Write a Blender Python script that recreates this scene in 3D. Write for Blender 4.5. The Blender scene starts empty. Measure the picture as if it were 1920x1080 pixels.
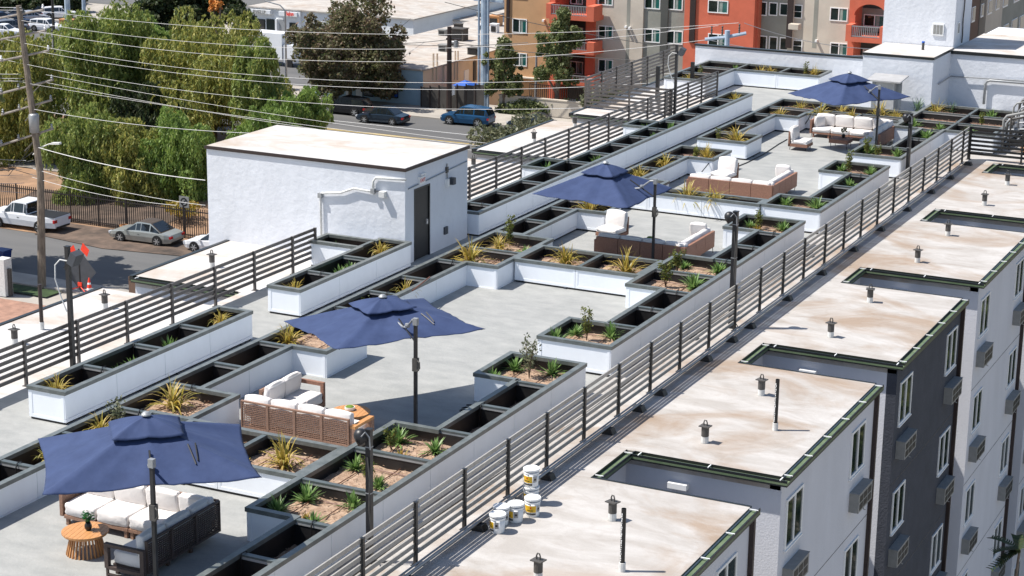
import bpy, bmesh, math, random
import numpy as np
from mathutils import Vector, Matrix
random.seed(7)
rad = math.radians
S = bpy.context.scene
COL = S.collection

# ---------------------------------------------------------------- camera, world, sun, exposure
CAM = (0.0, 0.0, 14.023)
YAW, PIT, ROL, FPX = rad(-25.907), rad(15.295), rad(0.780), 3643.6
_F = Vector((math.sin(YAW)*math.cos(PIT), math.cos(YAW)*math.cos(PIT), -math.sin(PIT)))
_R = Vector((math.cos(YAW), -math.sin(YAW), 0)); _U = _R.cross(_F)
_R2 = math.cos(ROL)*_R + math.sin(ROL)*_U; _U2 = -math.sin(ROL)*_R + math.cos(ROL)*_U
cd = bpy.data.cameras.new('camera'); cam = bpy.data.objects.new('camera', cd); COL.objects.link(cam)
m3 = Matrix((( _R2[0], _U2[0], -_F[0]), (_R2[1], _U2[1], -_F[1]), (_R2[2], _U2[2], -_F[2])))
cam.matrix_world = Matrix.Translation(CAM) @ m3.to_4x4()
cd.sensor_width = 36; cd.lens = FPX/1920*36; cd.clip_end = 3000; cd.clip_start = 0.5
S.camera = cam
SUND = Vector((0.555, 0.27, -1.0)).normalized()
w = bpy.data.worlds.new('World'); S.world = w; w.use_nodes = True
nt = w.node_tree; bg = nt.nodes['Background']
sky = nt.nodes.new('ShaderNodeTexSky'); sky.sky_type = 'NISHITA'; sky.sun_disc = False
sky.sun_elevation = math.asin(-SUND.z); sky.sun_rotation = math.atan2(-SUND.x, -SUND.y)
nt.links.new(sky.outputs[0], bg.inputs[0]); bg.inputs[1].default_value = 0.105
sl = bpy.data.lights.new('sun', 'SUN'); sl.energy = 5.0; sl.angle = rad(0.53); sl.color = (1.0, 0.955, 0.89)
so = bpy.data.objects.new('sun', sl); COL.objects.link(so); so.rotation_euler = SUND.to_track_quat('-Z', 'Y').to_euler()
S.view_settings.view_transform = 'Standard'; S.view_settings.look = 'None'
S.view_settings.exposure = 0.50; S.view_settings.gamma = 1.0
S.render.resolution_x = 1024; S.render.resolution_y = 576

# ---------------------------------------------------------------- photo measurement -> point on a real plane
def _ray(px, py):
    return _F + _R2*((px-960)/FPX) - _U2*((py-540)/FPX)
def AZ(px, py, z):
    d = _ray(px, py); s = (z-CAM[2])/d.z; return Vector(CAM)+d*s
def AY(px, py, y):
    d = _ray(px, py); s = (y-CAM[1])/d.y; return Vector(CAM)+d*s
def AX(px, py, x):
    d = _ray(px, py); s = (x-CAM[0])/d.x; return Vector(CAM)+d*s

# ---------------------------------------------------------------- materials
MATS = {}
def mat(name, c, rough=0.7, var=0.12, scale=3.0, bump=0.0, bscale=40.0, metal=0.0, c2=None, spec=0.5, detail=5, stretch=None, island=None):
    m = bpy.data.materials.new(name); m.use_nodes = True; n = m.node_tree.nodes; L = m.node_tree.links
    b = n['Principled BSDF']; b.inputs['Roughness'].default_value = rough; b.inputs['Metallic'].default_value = metal
    b.inputs['Specular IOR Level'].default_value = spec
    g = n.new('ShaderNodeNewGeometry'); src = g.outputs['Position']
    if stretch:
        mp = n.new('ShaderNodeMapping'); mp.inputs['Scale'].default_value = stretch; L.new(src, mp.inputs[0]); src = mp.outputs[0]
    nz = n.new('ShaderNodeTexNoise'); nz.inputs['Scale'].default_value = scale; nz.inputs['Detail'].default_value = detail
    nz.inputs['Roughness'].default_value = 0.62
    L.new(src, nz.inputs['Vector'])
    cr = n.new('ShaderNodeValToRGB')
    if c2 is None:
        a = tuple(max(0, x*(1-var)) for x in c); d = tuple(min(1, x*(1+var)) for x in c)
    else: a, d = c, c2
    cr.color_ramp.elements[0].position = 0.32; cr.color_ramp.elements[1].position = 0.68
    cr.color_ramp.elements[0].color = (*a, 1); cr.color_ramp.elements[1].color = (*d, 1)
    L.new(nz.outputs['Fac'], cr.inputs[0]); out = cr.outputs[0]
    if island:
        ir = n.new('ShaderNodeValToRGB'); els = ir.color_ramp.elements
        k = len(island)
        els[0].position = 0; els[0].color = (*island[0], 1); els[1].position = 1; els[1].color = (*island[-1], 1)
        for i in range(1, k-1):
            e = els.new(i/(k-1)); e.color = (*island[i], 1)
        L.new(g.outputs['Random Per Island'], ir.inputs[0])
        mx = n.new('ShaderNodeMix'); mx.data_type = 'RGBA'; mx.inputs[0].default_value = 0.72
        L.new(out, mx.inputs[6]); L.new(ir.outputs[0], mx.inputs[7]); out = mx.outputs[2]
    L.new(out, b.inputs['Base Color'])
    if bump:
        n2 = n.new('ShaderNodeTexNoise'); n2.inputs['Scale'].default_value = bscale; n2.inputs['Detail'].default_value = 4
        L.new(g.outputs['Position'], n2.inputs['Vector'])
        bp = n.new('ShaderNodeBump'); bp.inputs['Strength'].default_value = bump; bp.inputs['Distance'].default_value = 0.03
        L.new(n2.outputs['Fac'], bp.inputs['Height']); L.new(bp.outputs[0], b.inputs['Normal'])
    MATS[name] = m; return m
def membrane(name, base, white, tan, dirt_amt):
    m = bpy.data.materials.new(name); m.use_nodes = True; n = m.node_tree.nodes; L = m.node_tree.links
    b = n['Principled BSDF']; b.inputs['Roughness'].default_value = 0.85; b.inputs['Specular IOR Level'].default_value = 0.25
    g = n.new('ShaderNodeNewGeometry')
    def noise(sc, st, det=6, rough=0.65, dist=0.0):
        mp = n.new('ShaderNodeMapping'); mp.inputs['Scale'].default_value = st; L.new(g.outputs['Position'], mp.inputs[0])
        z = n.new('ShaderNodeTexNoise'); z.inputs['Scale'].default_value = sc; z.inputs['Detail'].default_value = det
        z.inputs['Roughness'].default_value = rough; z.inputs['Distortion'].default_value = dist; L.new(mp.outputs[0], z.inputs['Vector']); return z.outputs['Fac']
    def ramp(f, p0, p1, c0=(0, 0, 0), c1=(1, 1, 1)):
        r = n.new('ShaderNodeValToRGB'); r.color_ramp.elements[0].position = p0; r.color_ramp.elements[1].position = p1
        r.color_ramp.elements[0].color = (*c0, 1); r.color_ramp.elements[1].color = (*c1, 1); L.new(f, r.inputs[0]); return r.outputs[0]
    def mix(f, a, bb):
        x = n.new('ShaderNodeMix'); x.data_type = 'RGBA'; L.new(f, x.inputs[0])
        for i, v in ((6, a), (7, bb)):
            if isinstance(v, tuple): x.inputs[i].default_value = (*v, 1)
            else: L.new(v, x.inputs[i])
        return x.outputs[2]
    c = mix(ramp(noise(1.1, (0.55, 1.2, 1), dist=0.6), 0.38, 0.62), base, white)
    stain = ramp(noise(0.42, (0.75, 1.0, 1), 7, 0.6, 0.9), 0.47, 0.47+0.24/dirt_amt, (0, 0, 0), (0.8, 0.8, 0.8))
    c = mix(stain, c, tan)
    c = mix(ramp(noise(0.8, (0.35, 1.6, 1), 7, 0.7, 1.5), 0.56, 0.8, (0, 0, 0), (0.55, 0.55, 0.55)), c, tuple(x*0.72 for x in tan))
    rr = n.new('ShaderNodeValToRGB'); els = rr.color_ramp.elements; els[0].position = 0.50; els[0].color = (0, 0, 0, 1); els[1].position = 0.56; els[1].color = (0, 0, 0, 1)
    e = els.new(0.53); e.color = (0.12, 0.12, 0.12, 1); L.new(noise(0.55, (0.8, 1.0, 1), 9, 0.55, 0.5), rr.inputs[0])
    c = mix(rr.outputs[0], c, tuple(x*0.62 for x in tan))
    c = mix(ramp(noise(9, (1, 1, 1), 4), 0.7, 0.8, (0, 0, 0), (0.35, 0.35, 0.35)), c, tuple(x*0.5 for x in base))
    L.new(c, b.inputs['Base Color'])
    bp = n.new('ShaderNodeBump'); bp.inputs['Strength'].default_value = 0.35; bp.inputs['Distance'].default_value = 0.03
    L.new(noise(6, (1, 1, 1), 6), bp.inputs['Height']); L.new(bp.outputs[0], b.inputs['Normal'])
    MATS[name] = m; return m
membrane('roof_membrane', (0.36, 0.335, 0.31), (0.455, 0.435, 0.415), (0.28, 0.20, 0.138), 1.35)
membrane('roof_membrane_white', (0.48, 0.46, 0.44), (0.57, 0.555, 0.54), (0.36, 0.27, 0.19), 0.95)
membrane('far_roof', (0.36, 0.33, 0.30), (0.48, 0.45, 0.41), (0.33, 0.25, 0.19), 0.9)
mat('deck', (0.25, 0.255, 0.246), 0.75, c2=(0.335, 0.335, 0.32), scale=2.0, stretch=(0.7, 1.2, 1), bump=0.3, bscale=14, detail=14)
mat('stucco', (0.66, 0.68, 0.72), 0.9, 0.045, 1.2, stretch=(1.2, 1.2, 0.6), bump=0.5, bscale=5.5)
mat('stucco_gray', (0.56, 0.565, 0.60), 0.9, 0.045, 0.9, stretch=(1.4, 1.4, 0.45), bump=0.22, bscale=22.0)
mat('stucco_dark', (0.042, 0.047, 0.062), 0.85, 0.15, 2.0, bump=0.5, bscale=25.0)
mat('panel', (0.82, 0.85, 0.89), 0.42, 0.022, 2.5, stretch=(1.2, 1.2, 0.7))
mat('cap', (0.088, 0.100, 0.096), 0.36, c2=(0.150, 0.162, 0.156), scale=5, metal=0.0)
mat('bar', (0.085, 0.10, 0.10), 0.35, 0.15, 6)
mat('barsteel', (0.30, 0.31, 0.31), 0.4, 0.1, 6)
mat('liner', (0.012, 0.012, 0.013), 0.5, 0.3, 4)
mat('soil', (0.27, 0.165, 0.105), 0.95, c2=(0.50, 0.36, 0.255), scale=7, bump=1.0, bscale=45, detail=8)
mat('mulch', (0.22, 0.14, 0.09), 0.95, 0.2, 5, island=[(0.10, 0.055, 0.035), (0.30, 0.19, 0.12), (0.50, 0.38, 0.27), (0.18, 0.10, 0.06)])
mat('drip', (0.13, 0.05, 0.03), 0.6)
mat('bronze', (0.105, 0.094, 0.088), 0.42, 0.15, 8, metal=0.2)
mat('railslat', (0.36, 0.34, 0.31), 0.4, 0.12, 8, metal=0.1)
mat('railgray', (0.03, 0.03, 0.03), 0.36, 0.12, 8, metal=0.25)
mat('black', (0.012, 0.012, 0.013), 0.5, 0.2, 5)
mat('blackpole', (0.016, 0.016, 0.018), 0.42, 0.2, 5)
mat('gutterblack', (0.014, 0.016, 0.016), 0.35, 0.2, 5)
mat('guttergreen', (0.075, 0.12, 0.055), 0.6, c2=(0.14, 0.18, 0.10), scale=1.5, stretch=(1, 3, 1))
mat('white', (0.78, 0.78, 0.77), 0.5, 0.04, 4)
mat('whitepipe', (0.62, 0.62, 0.60), 0.7, 0.15, 9)
mat('darkgray', (0.07, 0.065, 0.06), 0.6, 0.2, 9)
mat('brownspout', (0.030, 0.018, 0.016), 0.5)
mat('graymetal', (0.30, 0.31, 0.32), 0.45, 0.08, 5, metal=0.3)
mat('steel', (0.50, 0.49, 0.48), 0.38, 0.15, 1.5, metal=0.35)
mat('acgray', (0.24, 0.24, 0.23), 0.6, 0.1, 6)
mat('glass', (0.012, 0.022, 0.02), 0.05, 0.3, 0.8, spec=0.5)
mat('carglass', (0.012, 0.016, 0.02), 0.05, 0.2, 1.0, spec=0.8)
mat('curtain', (0.25, 0.30, 0.27), 0.8, 0.25, 3)
mat('tealglass', (0.015, 0.10, 0.09), 0.08, 0.3, 0.8, spec=0.9)
mat('fabric', (0.019, 0.036, 0.100), 0.85, c2=(0.030, 0.052, 0.132), scale=2.5, bump=0.25, bscale=6)
mat('cushion', (0.70, 0.665, 0.64), 0.95, 0.03, 4, bump=0.35, bscale=9)
mat('wicker', (0.27, 0.155, 0.105), 0.7, 0.3, 30)
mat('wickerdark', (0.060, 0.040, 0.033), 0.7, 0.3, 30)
mat('wickerred', (0.26, 0.130, 0.085), 0.75, 0.15, 20, bump=0.5, bscale=60)
mat('woodorange', (0.50, 0.24, 0.09), 0.5, 0.15, 4, stretch=(8, 1.5, 1))
mat('gap', (0.02, 0.01, 0.005), 0.9)
mat('yellowlabel', (0.75, 0.45, 0.02), 0.5, 0.03)
mat('redlabel', (0.55, 0.02, 0.02), 0.5)
mat('phormium', (0.36, 0.30, 0.05), 0.5, 0.2, 4, island=[(0.50, 0.36, 0.06), (0.62, 0.45, 0.10), (0.20, 0.24, 0.04), (0.55, 0.36, 0.17), (0.45, 0.40, 0.07)])
mat('phormdark', (0.05, 0.09, 0.04), 0.5, 0.2, 4, island=[(0.03, 0.07, 0.03), (0.06, 0.12, 0.05), (0.1, 0.14, 0.06)])
mat('agave', (0.14, 0.25, 0.07), 0.45, 0.2, 4, island=[(0.09, 0.20, 0.045), (0.20, 0.34, 0.09), (0.30, 0.42, 0.14), (0.06, 0.14, 0.035)])
mat('agaveyellow', (0.30, 0.25, 0.03), 0.5, 0.2, 4, island=[(0.36, 0.26, 0.03), (0.22, 0.20, 0.03), (0.45, 0.20, 0.05)])
mat('shrub', (0.12, 0.16, 0.03), 0.5, 0.2, 4, island=[(0.20, 0.22, 0.04), (0.07, 0.12, 0.03), (0.28, 0.25, 0.05), (0.05, 0.08, 0.02)])
mat('shrubgray', (0.14, 0.16, 0.09), 0.5, 0.2, 4, island=[(0.20, 0.21, 0.12), (0.08, 0.10, 0.05), (0.26, 0.25, 0.15), (0.06, 0.08, 0.03)])
mat('twig', (0.12, 0.08, 0.05), 0.8)
mat('pot', (0.02, 0.018, 0.016), 0.3)
mat('leafbright', (0.03, 0.16, 0.04), 0.4, 0.3, 8)
mat('moss', (0.12, 0.20, 0.02), 0.9, 0.3, 20)
# street scene
mat('asphalt', (0.085, 0.085, 0.085), 0.9, c2=(0.125, 0.122, 0.118), scale=0.25, stretch=(0.25, 1.3, 1), detail=8)
mat('concrete', (0.34, 0.31, 0.27), 0.9, 0.15, 0.6)
mat('litter_shade', (0.045, 0.034, 0.026), 0.95, c2=(0.16, 0.11, 0.08), scale=0.7, detail=10)  # fallen-leaf brown with tree shade painted in
mat('dirt', (0.13, 0.085, 0.055), 0.95, c2=(0.37, 0.22, 0.125), scale=0.35, detail=9, bump=0.5, bscale=3)
mat('gravel', (0.17, 0.15, 0.13), 0.95, c2=(0.30, 0.27, 0.24), scale=2.5, detail=9, bump=0.7, bscale=6)
mat('brickpave', (0.30, 0.17, 0.12), 0.9, 0.25, 2)
mat('grass', (0.03, 0.055, 0.015), 0.95, 0.4, 2)
mat('paint_yellow', (0.6, 0.4, 0.05), 0.8)
mat('bark', (0.17, 0.13, 0.10), 0.9, 0.35, 3, bump=0.6, bscale=12)
mat('polewood', (0.19, 0.155, 0.12), 0.9, 0.4, 2.2, stretch=(3, 3, 0.7), bump=0.6, bscale=8)
mat('armwood', (0.27, 0.24, 0.21), 0.9, 0.3, 3)
mat('pepper', (0.11, 0.15, 0.04), 0.55, 0.4, 0.35, island=[(0.109, 0.187, 0.047), (0.296, 0.374, 0.094), (0.468, 0.515, 0.140), (0.187, 0.281, 0.070), (0.562, 0.515, 0.140)])
mat('pepperyellow', (0.20, 0.20, 0.05), 0.55, 0.35, 0.35, island=[(0.187, 0.234, 0.055), (0.484, 0.484, 0.125), (0.593, 0.515, 0.140), (0.125, 0.187, 0.047), (0.343, 0.406, 0.109)])
mat('peppergreen', (0.11, 0.17, 0.04), 0.55, 0.3, 0.35, island=[(0.109, 0.203, 0.047), (0.343, 0.484, 0.109), (0.203, 0.312, 0.078), (0.437, 0.515, 0.140)])
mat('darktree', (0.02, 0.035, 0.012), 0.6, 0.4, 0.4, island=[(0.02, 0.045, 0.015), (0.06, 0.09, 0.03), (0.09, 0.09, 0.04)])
mat('plumtree', (0.17, 0.11, 0.08), 0.6, c2=(0.08, 0.14, 0.04), scale=0.22, island=[(0.20, 0.11, 0.08), (0.12, 0.15, 0.05), (0.26, 0.19, 0.12), (0.08, 0.12, 0.04), (0.19, 0.10, 0.08)])
mat('orangeflower', (0.55, 0.22, 0.04), 0.6, 0.3, 1)
mat('streettree', (0.12, 0.16, 0.05), 0.6, 0.3, 0.6, island=[(0.08, 0.12, 0.03), (0.20, 0.24, 0.09), (0.30, 0.30, 0.14), (0.05, 0.09, 0.03)])
mat('wire', (0.27, 0.27, 0.28), 0.45, 0.1, 1)
mat('wiredark', (0.05, 0.05, 0.05), 0.6)
mat('towerblue', (0.24, 0.32, 0.42), 0.5, c2=(0.42, 0.50, 0.58), scale=1.2)
mat('carwhite', (0.72, 0.73, 0.75), 0.25, 0.04, 1)
mat('carsilver', (0.40, 0.42, 0.40), 0.28, 0.06, 1, metal=0.5)
mat('carsilver2', (0.45, 0.46, 0.50), 0.28, 0.06, 1, metal=0.4)
mat('carblue', (0.018, 0.085, 0.19), 0.2, 0.05, 1, metal=0.3)
mat('cardark', (0.020, 0.035, 0.055), 0.16, 0.05, 1, metal=0.3)
mat('carblack', (0.01, 0.012, 0.016), 0.2, 0.05, 1)
mat('carnavy', (0.03, 0.05, 0.10), 0.25, 0.05, 1)
mat('cargray', (0.12, 0.13, 0.15), 0.3, 0.05, 1)
mat('softtop', (0.055, 0.042, 0.034), 0.9, 0.15, 6)
mat('tyre', (0.012, 0.012, 0.012), 0.85)
mat('rim', (0.45, 0.46, 0.47), 0.3, metal=0.6)
mat('taillight', (0.40, 0.01, 0.015), 0.25)
mat('headlight', (0.6, 0.62, 0.65), 0.1)
mat('orangered', (0.80, 0.05, 0.02), 0.6, 0.05)
mat('binblue', (0.005, 0.03, 0.16), 0.45)
mat('signback', (0.055, 0.06, 0.07), 0.6)
mat('tarpblue', (0.01, 0.09, 0.42), 0.6)
mat('orangestucco', (0.50, 0.30, 0.155), 0.9, 0.1, 0.5)
mat('redstucco', (0.56, 0.135, 0.075), 0.9, 0.1, 0.6)
mat('beigestucco', (0.52, 0.465, 0.39), 0.9, 0.09, 0.5)
mat('graystucco', (0.27, 0.27, 0.235), 0.9, 0.14, 0.4)
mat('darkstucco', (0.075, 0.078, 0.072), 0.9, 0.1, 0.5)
mat('brownstucco', (0.14, 0.085, 0.06), 0.9, 0.1, 0.5)
mat('shopwhite', (0.68, 0.70, 0.72), 0.8, 0.06, 0.5)
mat('shopblue', (0.30, 0.42, 0.50), 0.8, 0.12, 0.5)
mat('tanwall', (0.64, 0.52, 0.39), 0.9, 0.1, 0.4)
mat('signred', (0.75, 0.05, 0.03), 0.6)
mat('hvac', (0.20, 0.20, 0.20), 0.6, 0.2, 1)
mat('screen', (0.06, 0.055, 0.05), 0.9, 0.3, 0.6)
mat('ironfence', (0.02, 0.014, 0.012), 0.7)

for nm_ in ('pepper', 'pepperyellow', 'peppergreen', 'plumtree', 'streettree', 'shrub', 'shrubgray', 'phormium', 'agave', 'agaveyellow', 'darktree', 'leafbright'):
    m_ = MATS[nm_]; n_ = m_.node_tree.nodes; L_ = m_.node_tree.links; pb = n_['Principled BSDF']; ou = n_['Material Output']
    tr_ = n_.new('ShaderNodeBsdfTranslucent'); ms_ = n_.new('ShaderNodeMixShader'); ms_.inputs[0].default_value = 0.38
    L_.new(pb.inputs['Base Color'].links[0].from_socket, tr_.inputs[0]); L_.new(pb.outputs[0], ms_.inputs[1]); L_.new(tr_.outputs[0], ms_.inputs[2]); L_.new(ms_.outputs[0], ou.inputs[0])

# ---------------------------------------------------------------- mesh helpers
class MB:
    def __init__(s): s.v = []; s.f = []; s.m = []
    def add(s, vs, fs, m=0):
        o = len(s.v); s.v += [tuple(v) for v in vs]; s.f += [tuple(i+o for i in f) for f in fs]; s.m += [m]*len(fs); return s
    def box(s, x0, x1, y0, y1, z0, z1, m=0):
        if x0 > x1: x0, x1 = x1, x0
        if y0 > y1: y0, y1 = y1, y0
        vs = [(x, y, z) for z in (z0, z1) for y in (y0, y1) for x in (x0, x1)]
        return s.add(vs, [(0, 2, 3, 1), (4, 5, 7, 6), (0, 1, 5, 4), (2, 6, 7, 3), (0, 4, 6, 2), (1, 3, 7, 5)], m)
    def obox(s, c, ux, uy, uz, m=0):
        c, ux, uy, uz = map(Vector, (c, ux, uy, uz))
        vs = [c+ux*a+uy*b+uz*d for d in (-1, 1) for b in (-1, 1) for a in (-1, 1)]
        return s.add(vs, [(0, 2, 3, 1), (4, 5, 7, 6), (0, 1, 5, 4), (2, 6, 7, 3), (0, 4, 6, 2), (1, 3, 7, 5)], m)
    def quad(s, a, b, c, d, m=0): return s.add([a, b, c, d], [(0, 1, 2, 3)], m)
    def tube(s, pts, r, n=6, m=0, r1=None, cap=True):
        pts = [Vector(p) for p in pts]; k = len(pts); vs = []; fs = []
        up = Vector((0, 0, 1)); prev = None
        for i, p in enumerate(pts):
            t = (pts[min(i+1, k-1)]-pts[max(i-1, 0)]).normalized()
            if prev is None:
                a = t.cross(up) if abs(t.z) < 0.95 else t.cross(Vector((1, 0, 0)))
            else: a = prev-t*prev.dot(t)
            if a.length < 1e-6: a = t.orthogonal()
            a.normalize(); prev = a; b = t.cross(a)
            rr = r if r1 is None else r+(r1-r)*i/(k-1)
            for j in range(n):
                q = 2*math.pi*j/n; vs.append(p+a*math.cos(q)*rr+b*math.sin(q)*rr)
        for i in range(k-1):
            for j in range(n):
                fs.append((i*n+j, i*n+(j+1) % n, (i+1)*n+(j+1) % n, (i+1)*n+j))
        if cap: fs += [tuple(range(n))[::-1], tuple((k-1)*n+j for j in range(n))]
        return s.add(vs, fs, m)
    def cyl(s, x, y, z0, z1, r0, r1=None, n=12, m=0):
        r1 = r0 if r1 is None else r1
        vs = [(x+math.cos(2*math.pi*j/n)*r, y+math.sin(2*math.pi*j/n)*r, z) for r, z in ((r0, z0), (r1, z1)) for j in range(n)]
        fs = [(j, (j+1) % n, n+(j+1) % n, n+j) for j in range(n)]+[tuple(range(n))[::-1], tuple(range(n, 2*n))]
        return s.add(vs, fs, m)
    def lathe(s, prof, n=16, c=(0, 0), m=0):
        vs = [(c[0]+math.cos(2*math.pi*j/n)*r, c[1]+math.sin(2*math.pi*j/n)*r, z) for r, z in prof for j in range(n)]
        fs = [(i*n+j, i*n+(j+1) % n, (i+1)*n+(j+1) % n, (i+1)*n+j) for i in range(len(prof)-1) for j in range(n)]
        return s.add(vs, fs, m)
    def mesh(s, name, mats, smooth=False):
        me = bpy.data.meshes.new(name); me.from_pydata(s.v, [], s.f)
        if not isinstance(mats, (list, tuple)): mats = [mats]
        for q in mats: me.materials.append(MATS[q])
        if len(mats) > 1: me.polygons.foreach_set('material_index', s.m)
        if smooth: me.polygons.foreach_set('use_smooth', [True]*len(s.f))
        me.update(); return me
    def build(s, name, mats, parent=None, smooth=False, loc=None, rz=0):
        return place(name, s.mesh(name, mats, smooth), parent, loc, rz)
def place(name, me, parent=None, loc=None, rz=0):
    o = bpy.data.objects.new(name, me); COL.objects.link(o)
    if parent: o.parent = parent
    if loc is not None: o.location = loc
    o.rotation_euler.z = rz
    return o
def tag(o, label, cat, group=None):
    o['label'] = label; o['category'] = cat
    if group: o['group'] = group
    return o
def thing(name, label, cat, loc=(0, 0, 0), rz=0, group=None):
    o = bpy.data.objects.new(name, None); COL.objects.link(o); o.location = loc; o.rotation_euler.z = rz
    o.empty_display_size = 0.2
    return tag(o, label, cat, group)
def struct(o): o['kind'] = 'structure'; return o
def stuff(o): o['kind'] = 'stuff'; return o
def dup(root, loc, rz=0, label=None, scale=None):
    r = root.copy(); COL.objects.link(r); r.location = loc; r.rotation_euler.z = rz
    if scale: r.scale = (scale,)*3
    if label: r['label'] = label
    for ch in list(root.children):
        c = ch.copy(); COL.objects.link(c); c.parent = r
        for g in ch.children:
            d = g.copy(); COL.objects.link(d); d.parent = c
    return r
_rb = {}
def rbox(w_, d_, h_, mt, bev=0.05, puff=0.0):
    key = (round(w_, 3), round(d_, 3), round(h_, 3), mt, bev, puff)
    if key in _rb: return _rb[key]
    bm = bmesh.new(); bmesh.ops.create_cube(bm, size=1)
    for v in bm.verts: v.co = Vector((v.co.x*w_, v.co.y*d_, (v.co.z+0.5)*h_))
    if puff: 
        bmesh.ops.subdivide_edges(bm, edges=bm.edges[:], cuts=3, use_grid_fill=True)
        for v in bm.verts:
            x, y, z = v.co.x/(w_/2), v.co.y/(d_/2), (v.co.z/h_-0.5)*2
            fx, fy, fz = 1-x*x, 1-y*y, 1-z*z
            v.co.x += puff*x*fy*fz*0.6+random.uniform(-1, 1)*0.003; v.co.y += puff*y*fx*fz; v.co.z += puff*z*fx*fy
            sh = 1-0.05*(abs(x)*abs(y)*abs(z))
            v.co.x *= sh; v.co.y *= sh
    sharp = [e for e in bm.edges if len(e.link_faces) == 2 and e.calc_face_angle() > 0.9]
    bmesh.ops.bevel(bm, geom=sharp, offset=bev, segments=3, profile=0.6, affect='EDGES', clamp_overlap=True)
    me = bpy.data.meshes.new('cushion'); bm.to_mesh(me); bm.free()
    me.polygons.foreach_set('use_smooth', [True]*len(me.polygons)); me.materials.append(MATS[mt]); _rb[key] = me
    return me
ORD = ['nearest', 'second nearest', 'third nearest', 'fourth nearest', 'fifth nearest', 'sixth nearest', 'seventh nearest', 'eighth nearest', 'ninth nearest', 'tenth nearest', 'eleventh nearest', 'twelfth nearest', 'thirteenth nearest', 'fourteenth nearest', 'fifteenth nearest', 'sixteenth nearest', 'seventeenth nearest', 'eighteenth nearest', 'nineteenth nearest', 'twentieth nearest', 'twenty-first nearest', 'twenty-second nearest', 'twenty-third nearest', 'twenty-fourth nearest', 'twenty-fifth nearest']
# ---------------------------------------------------------------- ground, roof deck, own building
GZ = -18.0
struct(MB().box(-28.3, -16.9, 16, 84, -0.3, 0.0).build('roof_deck', 'deck'))
struct(MB().box(-24.2, -18.9, 17, 76.5, 0.004, 0.1).box(-18.9, -17.5, 17, 38.6, 0.004, 0.1).box(-18.9, -17.5, 40.1, 54.7, 0.004, 0.1).box(-18.9, -17.5, 56.3, 64.0, 0.004, 0.1).build('courtyard_floor', 'deck'))

bld = thing('apartment_building', 'white stucco apartment block under the planted roof, with roof wings and light wells', 'building', (-11.2, 40, 0))
def bp(mb, name, mats, parent=None, smooth=False):
    o = mb.build(name, mats, bld if parent is None else parent, smooth)
    if parent is None: o.location = (11.2, -40, 0)
    return o
RX = -11.2          # right facade plane
wells = [(25.2, 26.95), (33.9, 35.72), (42.65, 44.5), (51.1, 53.03), (59.65, 61.58), (68.15, 70.05)]
# roof wings on the right: (y0, y1)
wings = [(18.3, 25.2)]+[(wells[i][1], wells[i+1][0]) for i in range(5)]+[(70.05, 80.9)]
WXP = -14.62
for i, (a, b) in enumerate(wings):
    bp(MB().box(-16.9, RX-0.02, a, b, -0.3, 0.0), 'roof', 'roof_membrane')
for a, b in wells:
    bp(MB().box(-16.9, WXP, a, b, -0.3, 0.0), 'roof', 'roof_membrane')
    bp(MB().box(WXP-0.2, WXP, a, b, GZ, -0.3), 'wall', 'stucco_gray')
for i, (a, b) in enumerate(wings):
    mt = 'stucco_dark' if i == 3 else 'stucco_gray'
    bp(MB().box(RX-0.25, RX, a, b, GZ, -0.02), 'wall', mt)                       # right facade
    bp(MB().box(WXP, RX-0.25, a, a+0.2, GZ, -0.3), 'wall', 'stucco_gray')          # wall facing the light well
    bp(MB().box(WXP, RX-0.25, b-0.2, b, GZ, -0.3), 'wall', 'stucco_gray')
    # thin black roof trim along the far edge and well edge
    bp(MB().box(WXP, RX-0.02, b-0.05, b+0.012, -0.09, 0.012), 'roof_trim', 'gutterblack')
def gutter(x0, y0, x1, y1, side):
    """open metal gutter along one straight roof edge; side = outward unit vector"""
    sx, sy = side; W = 0.19
    g = MB()
    if sy:
        ya, yb = sorted((y0, y0+sy*W))
        g.box(x0, x1, ya, yb, -0.10, -0.055, 1)
        yo = y0+sy*W; g.box(x0, x1, yo, yo-sy*0.025, -0.055, 0.0, 0); g.box(x0, x1, y0, y0+sy*0.012, -0.055, 0.01, 0)
        g.box(x0, x1, ya, yb, -0.135, -0.10, 0)
    else:
        xa, xb = sorted((x0, x0+sx*W))
        g.box(xa, xb, y0, y1, -0.10, -0.055, 1)
        xo = x0+sx*W; g.box(xo, xo-sx*0.025, y0, y1, -0.055, 0.0, 0); g.box(x0, x0+sx*0.012, y0, y1, -0.055, 0.01, 0)
        g.box(xa, xb, y0, y1, -0.135, -0.10, 0)
    o = bp(g, 'gutter', ['gutterblack', 'guttergreen'])
    L = abs(x1-x0)+abs(y1-y0); k = max(1, int(L/1.25))
    for j in range(k+1):
        t = 0.15+j*(L-0.3)/k
        if sy: c = (x0+t, y0+sy*W/2); e = (0.011, W/2+0.002)
        else: c = (x0+sx*W/2, y0+t); e = (W/2+0.002, 0.011)
        br = MB().box(c[0]-e[0], c[0]+e[0], c[1]-e[1], c[1]+e[1], -0.012, 0.008).build('bracket', 'white', o)
    return o
AC0 = None; WIN0 = None
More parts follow.
